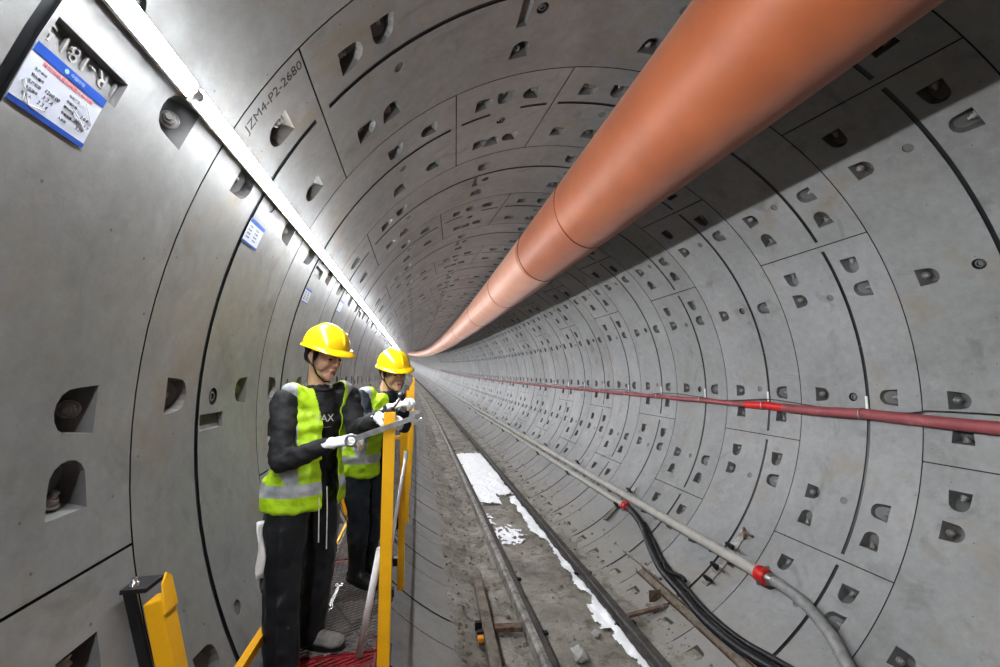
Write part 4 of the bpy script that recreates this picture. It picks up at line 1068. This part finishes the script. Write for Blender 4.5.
def worker(P):
    """P: dict of joints in space coordinates, directions and colours"""
    F = Vector(P['F']).normalized(); U = Vector((0, 0, 1)); Rt = F.cross(U).normalized()
    base = Vector(P['base'])
    root = thing('person', base, P['label'], 'person')
    J = {k: Vector(v) for k, v in P['J'].items()}
    HF = Vector(P['HF']).normalized(); HR = HF.cross(Vector((0, 0, 1))).normalized(); HU = HR.cross(HF).normalized(); hc = J['head']
    tilt = P.get('tilt', 0)
    if tilt:
        q = Matrix.Rotation(tilt, 3, HF); HR = q @ HR; HU = q @ HU
    H = lambda f, r, u: hc + HF * f * 1.04 + HR * r * 1.05 + HU * u * 1.05
    hf = (HF, HR, HU)
    pel, wai, che, nek = J['pelvis'], J['waist'], J['chest'], J['neck']
    Bfr = (F, Rt, U)
    # ---- body: one continuous surface
    b = Blob()
    b.ell([(H(-.008, 0, .035), (.096, .076, .088)), (H(.012, 0, -.01), (.078, .068, .07))], hf)
    b.ell([(H(.012, 0, -.02), (.076, .066, .05)), (H(.030, 0, -.075), (.052, .046, .028))], hf)
    b.ell([(H(.070, 0, -.095), (.020, .024, .017)), (H(.05, 0, -.08), (.04, .04, .02))], hf)
    for s in (-1, 1):
        b.ell([(H(.062, s * .038, -.018), (.028, .026, .024)), (H(.05, s * .045, -.04), (.024, .018, .02))], hf)   # cheeks
        b.ell([(H(.084, s * .018, .030), (.012, .014, .007)), (H(.074, s * .050, .028), (.012, .014, .007))], hf)   # brow
        b.ell([(H(.078, s * .032, .010), (.013, .018, .0075))], hf)                                                # lids
        b.ell([(H(-.006, s * .077, .002), (.018, .009, .030)), (H(.002, s * .073, -.018), (.010, .008, .014))], hf) # ears
        b.ell([(H(.098, s * .012, -.024), (.011, .009, .009))], hf)
    b.ell([(H(.090, 0, .022), (.010, .009, .012)), (H(.108, 0, -.022), (.012, .011, .011))], hf)
    b.ell([(H(.090, 0, -.049), (.011, .024, .0065))], hf); b.ell([(H(.087, 0, -.062), (.011, .020, .0070))], hf)
    b.chain([(H(-.02, 0, -.03), .054), (nek + U * .015, .055), (nek - U * .05, .056)])
    b.ell([(pel, (.095, .135, .09)), (wai, (.085, .12, .06))], Bfr); b.ell([(wai, (.085, .12, .06)), (che, (.10, .14, .09))], Bfr)
    b.ell([(che, (.10, .14, .09)), (nek - U * .06, (.06, .10, .04))], Bfr)
    for s in 'RL':
        b.chain([(J['sh' + s], .050), (J['el' + s], .038), (J['wr' + s], .026)])
        b.chain([(J['hip' + s], .085), (J['kn' + s], .052), (J['an' + s], .036)])
        hd = P['hand' + s]
        hand_blob(b, J['wr' + s], hd[0], hd[1], hd[2], hd[3], .96, .80)
        ft = Vector(P['foot' + s]); b.cone(J['an' + s], .030, J['an' + s] + ft * .09 - U * .055, .018)
    body = put('body', b.bake(.0050, 2), M['skin'], root)
    # ---- face
    for s in (-1, 1):
        m = MB(); c = H(.088, s * .032, .0065)
        bmx = Blob(); bmx.ell([(c, (.0045, .0125, .0045))], hf); put('eye', bmx.bake(.0012, 1), M['eye'], root)
        bmx = Blob(); bmx.ell([(H(.093, s * .016, .032), (.004, .006, .0035)), (H(.082, s * .050, .034), (.004, .006, .003))], hf); put('eyebrow', bmx.bake(.002, 1), M['hair'], root)
    bmx = Blob(); bmx.ell([(H(.0955, 0, -.053), (.008, .022, .0040))], hf); bmx.ell([(H(.0925, 0, -.061), (.0085, .019, .0048))], hf); put('lips', bmx.bake(.0018, 1), M['lip'], root)
    # ---- hair below the helmet
    b = Blob(); b.ell([(H(-.018, 0, .045), (.098, .080, .075)), (H(-.050, 0, -.005), (.060, .073, .050))], hf)
    for s in (-1, 1): b.ell([(H(.030, s * .074, .04), (.014, .007, .03)), (H(.022, s * .073, .0), (.007, .006, .018))], hf)
    put('hair', b.bake(.0045, 1), M['hair'], root)
    # ---- helmet
    b = MB(); n = 40; rows = 14
    def hp_(a, t, off=0):
        # a around, t 0 rim .. 1 crown
        e = math.cos(t * math.pi / 2) ** .72; ux = math.sin(t * math.pi / 2)
        rf = .134 if math.cos(a) > 0 else .128
        k = 1 + .02 * math.exp(-(math.sin(a) / .25) ** 2) * t
        return H(.004 + (rf + off) * e * math.cos(a), (.112 + off) * e * math.sin(a), .058 + (.116 * k + off) * ux)
    for off in (0, -.004):
        vs = [hp_(2 * math.pi * i / n, j / rows, off) for j in range(rows) for i in range(n)] + [hp_(0, 1, off)]
        fs = [(j * n + i, j * n + (i + 1) % n, (j + 1) * n + (i + 1) % n, (j + 1) * n + i) for j in range(rows - 1) for i in range(n)] + [((rows - 1) * n + i, (rows - 1) * n + (i + 1) % n, rows * n) for i in range(n)]
        b.add(vs, fs, 0, True)
    helmet = obj('helmet', b, M['helmet'], root); helmet['label'] = 'yellow safety helmet'
    b = MB(); vs = []
    for i in range(n):
        a = 2 * math.pi * i / n; fr_ = max(0, math.cos(a)) ** 1.5; w = .010 + .036 * fr_
        p = hp_(a, 0); o_ = HF * math.cos(a) + HR * math.sin(a)
        vs += [p + HU * .008, p + o_ * w * .5 + HU * (.004 - .006 * fr_), p + o_ * w - HU * (.004 + .018 * fr_), p + o_ * w - HU * (.008 + .018 * fr_), p - HU * .006]
    b.add(vs, [(i * 5 + k, ((i + 1) % n) * 5 + k, ((i + 1) % n) * 5 + (k + 1) % 5, i * 5 + (k + 1) % 5) for i in range(n) for k in range(5)], 0, True)
    obj('brim', b, M['helmet'], helmet)
    b = MB(); b.tube([hp_(0, t / 12, .0015) for t in range(2, 13)] + [hp_(math.pi, t / 12, .0015) for t in range(11, 1, -1)], [.005] + [.009] * 19 + [.005], 8); obj('crown_ridge', b, M['helmet'], helmet)
    b = MB()
    for s in (-1, 1):
        b.tube(smooth_path([H(.030, s * .090, .05), H(.028, s * .082, -.02), H(.040, s * .060, -.075), H(.058, s * .02, -.112), H(.058, 0, -.115)], 5), .0040, 6)
        b.tube(smooth_path([H(-.045, s * .090, .05), H(-.01, s * .086, -.01), H(.030, s * .074, -.045)], 5), .0036, 6)
    obj('chin_strap', b, M['strap'], helmet)
    # ---- shirt with long sleeves
    b = Blob(); sp_ = P.get('bulk', 1.0)
    b.ell([(pel - U * .02, (.115, .155, .07)), (wai, (.110, .145, .06))], Bfr); b.ell([(wai, (.110, .145, .06)), (che, (.128, .165, .10))], Bfr)
    b.ell([(che, (.128, .165, .10)), (nek - U * .05, (.075, .105, .045))], Bfr)
    for s in 'RL':
        b.cone(che + (J['sh' + s] - che) * .4 + U * .04, .075, J['sh' + s], .072)
        mid_ = (J['sh' + s] + J['el' + s]) / 2
        b.chain([(J['sh' + s], .071 * sp_), (mid_, .063 * sp_), (J['el' + s], .056 * sp_), ((J['el' + s] + J['wr' + s]) / 2, .052 * sp_), (J['wr' + s] - (J['wr' + s] - J['el' + s]).normalized() * .005, .036)])
    b.chain([(nek - U * .06, .080), (nek - U * .040, .066)])
    put('shirt', b.bake(.0075, 3), P['shirt'], root, wr=(.009, 14))
    m = MB(); m.tube([nek - U * .018 + (F * math.cos(2 * math.pi * k / 24) * 1.02 + Rt * math.sin(2 * math.pi * k / 24)) * .068 - U * .016 * math.cos(2 * math.pi * k / 24) for k in range(25)], .011, 8, caps=False); obj('collar', m, P['shirt'], root)
    # ---- vest
    b = Blob()
    hem = P['hem']; g = P.get('vest_f', 1)
    b.ell([(hem + U * .03, P['hemr']), (hem + U * .14, (P['hemr'][0] * .97, P['hemr'][1] * .98, .05)), (wai, (.145, .180, .06))], Bfr)
    b.ell([(wai, (.142, .176, .06)), (che, (.150, .184, .10))], Bfr)
    b.ell([(che, (.150, .184, .10)), (nek - U * .055, (.088, .128, .048))], Bfr)
    for s in 'RL': b.ell([(che + U * .02, (.13, .15, .08)), (J['sh' + s] * .80 + nek * .20 + U * .045, (.062, .045, .030))], Bfr)
    w0, w1 = P['open']; co = che
    planes = [(co + Rt * w0, Rt), (co + Rt * w1, Rt), (hem + U * .012, U), (nek + U * .008, U)]
    def kill(c):
        d = c - co; r_ = d.dot(Rt); f_ = d.dot(F)
        if c.z < hem.z + .012: return True
        if (c - nek).to_2d().length < .078 and c.z > nek.z - .06: return True
        if w0 < r_ < w1 and (c - wai).dot(F) > 0: return True
        vz = c.z - (nek.z - .20)
        if vz > 0 and f_ > 0 and w0 - vz * .28 < r_ < w1 + vz * .10: return True
        return False
    vest = put('safety_vest', b.bake(.0065, 3), vest_mat('vest_cloth', Rt, F, co - base, P['bands'], P['vb']), root, wr=(.012, 11), cut=dict(planes=planes, kill=kill), thick=.004)
    vest['label'] = 'lime safety vest with silver reflective bands'
    for r_ in P['pockets']:
        c0 = co + Rt * r_[0] - U * r_[1]
        m = MB(); f0_ = F * .168
        m.box(c0 + f0_ * 1.0, (.012, .095, .012), Matrix((F, Rt, U)).transposed()); m.prism([(-.048, 0), (.048, 0), (.05, -.045), (0, -.06), (-.05, -.045)], .004, lambda x, y, z: c0 + F * (.172 + z - y * .25) + Rt * x + U * y)
        obj('pocket_flap', m, vest.data.materials[0], vest)
    # ---- trousers
    b = Blob(); tr = P['trw']
    b.ell([(pel - U * .02, (.128, .168, .09)), (pel + U * .08, (.118, .155, .04))], Bfr)
    for s in 'RL':
        hp2, kn, an = J['hip' + s], J['kn' + s], J['an' + s]
        b.chain([(hp2, .098 * tr), ((hp2 + kn) / 2, .094 * tr), (kn, .076 * tr), ((kn + an) / 2, .073 * tr), (an + U * P['cuff'], .066 * tr)])
    put('trousers', b.bake(.0080, 3), P['trousers'], root, wr=(.009, 7))
    # ---- shoes
    for s in 'RL':
        ft = Vector(P['foot' + s]).normalized(); an = J['an' + s]; sd_ = ft.cross(U).normalized(); fr_ = (ft, sd_, U)
        z0 = FZ + .006; g_ = Vector((an.x, an.y, z0)); b = Blob()
        b.ell([(g_ - ft * .045 + U * .045, (.045, .040, .045)), (g_ + ft * .06 + U * .045, (.05, .043, .042))], fr_)
        b.ell([(g_ + ft * .05 + U * .040, (.05, .045, .038)), (g_ + ft * .155 + U * .034, (.052, .047, .032))], fr_)
        if P['boots']: b.chain([(g_ + U * .06, .058), (g_ + U * .16, .060), (g_ + U * .30 + (J['kn' + s] - an).normalized() * .01, .072)])
        else: b.cone(g_ - ft * .01 + U * .05, .043, g_ - ft * .008 + U * .105, .047)
        bt = put('boot' if P['boots'] else 'shoe', b.bake(.005, 2), P['shoe'], root, wr=(.003, 30))
        m = MB(); pts = []
        for k in range(24):
            a = 2 * math.pi * k / 24; x = .055 + .155 * math.cos(a); y = (.047 if math.cos(a) > 0 else .040) * math.copysign(abs(math.sin(a)) ** .75, math.sin(a)); pts.append((x, y))
        m.prism(pts, .020, lambda x, y, z: g_ + ft * x + sd_ * y + U * (z - .002)); obj('sole', m, M['boot'], bt)
    # ---- gloves: palm, four fingers, thumb
    for s in 'RL':
        hd = P['hand' + s]; b = Blob(); wv = (J['wr' + s] - J['el' + s]).normalized()
        hand_blob(b, J['wr' + s], hd[0], hd[1], hd[2], hd[3], 1.04, 1.12)
        b.cone(J['wr' + s] - wv * .035, .036, J['wr' + s] + wv * .01, .031)
        put('glove', b.bake(.0030, 2), M['glove'], root, wr=(.002, 40))
    return root, J, F, Rt, H

Z3 = Vector
w1 = dict(label='nearer worker in yellow helmet, lime vest and shiny black trousers, holding a long spanner', F=(.66, -.75, 0), HF=(.80, -.60, -.22), base=(-2.25, 2.47, FZ), tilt=0,
    J=dict(pelvis=(-2.275, 2.50, -.42), waist=(-2.265, 2.51, -.29), chest=(-2.240, 2.52, -.085), neck=(-2.228, 2.515, .132), head=(-2.200, 2.475, .276),
           shR=(-2.365, 2.40, .036), shL=(-2.085, 2.63, .048), elR=(-2.335, 2.285, -.245), elL=(-2.005, 2.455, -.125), wrR=(-2.095, 2.215, -.155), wrL=(-1.880, 2.270, -.040),
           hipR=(-2.335, 2.43, -.44), hipL=(-2.225, 2.585, -.44), knR=(-2.325, 2.365, -.83), knL=(-2.205, 2.600, -.84), anR=(-2.295, 2.300, -1.19), anL=(-2.235, 2.585, -1.19)),
    handR=((.95, -.12, .22), (.05, .35, -.9), (.1, .9, .3), .78), handL=((.80, -.55, .10), (.3, -.35, -.9), (-.3, -.8, .5), .72),
    footR=(.90, -.42, 0), footL=(.93, -.36, 0), shirt=M['shirt'], hem=Z3((-2.275, 2.50, -.525)), open=(-.080, .035), bands=[(-.345, -.285)], vb=.172, pockets=[(.105, .12)], hemr=(.180, .222, .045),
    trousers=M['leather'], trw=1.17, cuff=-.02, boots=False, shoe=M['shoe'])
r1, J1, F1, R1, H1 = worker(w1)
# lettering on his shirt, belt cords, rag
m = MB(); cc = J1['chest'] + Vector((0, 0, .035))
text_mesh('JAX', .055, lambda x, y, z: cc + F1 * (.139 + z - abs(x) * .10) - R1 * (x - .012) + Vector((0, 0, y)), m, .004)
text_mesh('\u2014\u2014\u2014', .02, lambda x, y, z: cc + F1 * (.139 + z - abs(x) * .10) - R1 * (x - .012) + Vector((0, 0, y - .045)), m, .004)
obj('shirt_print', m, M['print'], r1)
for dr in (-.01, .035):
    m = MB(); a = J1['pelvis'] + F1 * .165 - R1 * dr; m.tube(smooth_path([a + Vector((0, 0, .02)), a + F1 * .012 + Vector((0, 0, -.10)), a + F1 * .005 - R1 * .008 + Vector((0, 0, -.26 - dr))], 5), .0035, 6); obj('drawstring', m, M['cord'], r1)
m = MB(); a = Vector((-2.395, 2.285, -.53)); pts = []
for i in range(9):
    t = i / 8
    for j in range(4): pts.append(a + R1 * (-.012 + .011 * j + .005 * math.sin(t * 9)) + F1 * (-.012 * math.sin(t * 7 + j)) + Vector((0, 0, -.26 * t)) - F1 * (.03 - .03 * t))
m.add(pts, [(i * 4 + j, i * 4 + j + 1, i * 4 + j + 5, i * 4 + j + 4) for i in range(8) for j in range(3)], 0, True)
rg = obj('hanging_rag', m, M['cord'], r1); rg['label'] = 'white rag hanging from the back pocket'
sm = rg.modifiers.new('t', 'SOLIDIFY'); sm.thickness = .004

w2 = dict(label='farther worker in yellow helmet, navy jacket, lime vest and black boots, leaning forward', F=(.78, -.62, 0), HF=(.55, -.82, -.18), base=(-2.04, 3.34, FZ), tilt=.10,
    J=dict(pelvis=(-2.065, 3.36, -.44), waist=(-2.045, 3.35, -.31), chest=(-1.99, 3.33, -.09), neck=(-1.910, 3.285, .070), head=(-1.868, 3.235, .190),
           shR=(-2.085, 3.20, .010), shL=(-1.87, 3.44, .0), elR=(-2.03, 3.03, -.20), elL=(-1.78, 3.33, -.20), wrR=(-1.875, 2.96, -.045), wrL=(-1.795, 3.14, -.03),
           hipR=(-2.115, 3.28, -.46), hipL=(-2.015, 3.43, -.46), knR=(-2.075, 3.22, -.83), knL=(-1.995, 3.38, -.84), anR=(-2.085, 3.26, -1.19), anL=(-2.015, 3.43, -1.19)),
    handR=((.85, -.1, .35), (.4, .3, -.8), (.1, .9, .3), .80), handL=((.35, -.8, .30), (.4, -.2, -.8), (-.9, -.2, .2), .75),
    footR=(.72, -.69, 0), footL=(.80, -.60, 0), shirt=M['navy'], hem=Z3((-2.065, 3.36, -.56)), open=(-.03, .03), bands=[(-.36, -.30)], vb=.165, pockets=[], hemr=(.165, .205, .045),
    trousers=M['navyt'], trw=.98, cuff=.20, boots=True, shoe=M['boot'])
r2, J2, F2, R2, H2 = worker(w2)
m = MB(); kk = J2['anR'] + Vector((0, 0, .325)); m.lathe(kk - Vector((.0, .0, .02)), (0, 0, 1), [(.068, 0), (.078, .01), (.078, .035), (.068, .045)], 20)
obj('red_cuff', m, M['redcloth'], r2)

# tools in their hands
pg0 = Vector((-2.035, 2.155, -.150)); pg1 = Vector((-1.765, 2.135, -.055)); dX = (pg1 - pg0).normalized(); dYv = Vector((0, 1, 0)).cross(dX).normalized()
m = MB(); mid2 = pg0 + dX * .215 + Vector((0, -.012, .004))
spanner(m, .33, .036, lambda x, y, z: mid2 + dX * x + dYv * y + dX.cross(dYv) * (z - .005), .010)
tag(obj('ring_spanner', m, M['steel']), 'long grey spanner held out by the nearer worker toward the post', 'spanner')
rt = thing('ratchet_wrench', (-1.80, 2.24, .02), 'short chrome ratchet with black ends above the nearest post top', 'wrench')
a, b_ = Vector((-1.815, 2.24, -.005)), Vector((-1.768, 2.36, .062))
m = MB(); m.tube([a, b_], .0085, 12); obj('handle', m, M['chrome'], rt)
for c, d in ((a, -1), (b_, 1)):
    m = MB(); ax = (b_ - a).normalized(); m.lathe(c - ax * .012, ax, [(.019, 0), (.021, .004), (.021, .024), (.017, .028)], 16); obj('socket', m, M['blackm'], rt)

# ------------------------------------------------------------------ camera
f_px, yaw, pit = 419.14, .1898, .0999
fw = Vector((math.sin(yaw) * math.cos(pit), math.cos(yaw) * math.cos(pit), math.sin(pit)))
rr_ = Vector((math.cos(yaw), -math.sin(yaw), 0)); up = rr_.cross(fw)
cam = bpy.data.cameras.new('camera'); co_ = bpy.data.objects.new('camera', cam); COL.objects.link(co_)
mw = Matrix((rr_, up, -fw)).transposed().to_4x4(); mw.translation = Vector((-1.6757, 0, .17796)); co_.matrix_world = mw
cam.sensor_width = 36; cam.lens = f_px * 36 / 1000; cam.clip_start = .02; cam.clip_end = 400
SC.camera = co_

# ------------------------------------------------------------------ world and film
w = bpy.data.worlds.new('world'); SC.world = w; w.use_nodes = True
bg = w.node_tree.nodes['Background']; bg.inputs[0].default_value = (.8, .9, 1, 1); bg.inputs[1].default_value = .02
SC.view_settings.view_transform = 'Standard'
SC.view_settings.look = 'Medium High Contrast'
SC.view_settings.exposure = 0.75
SC.cycles.use_denoising = True
SC.cycles.max_bounces = 8; SC.cycles.diffuse_bounces = 5
SC.cycles.sample_clamp_indirect = 6
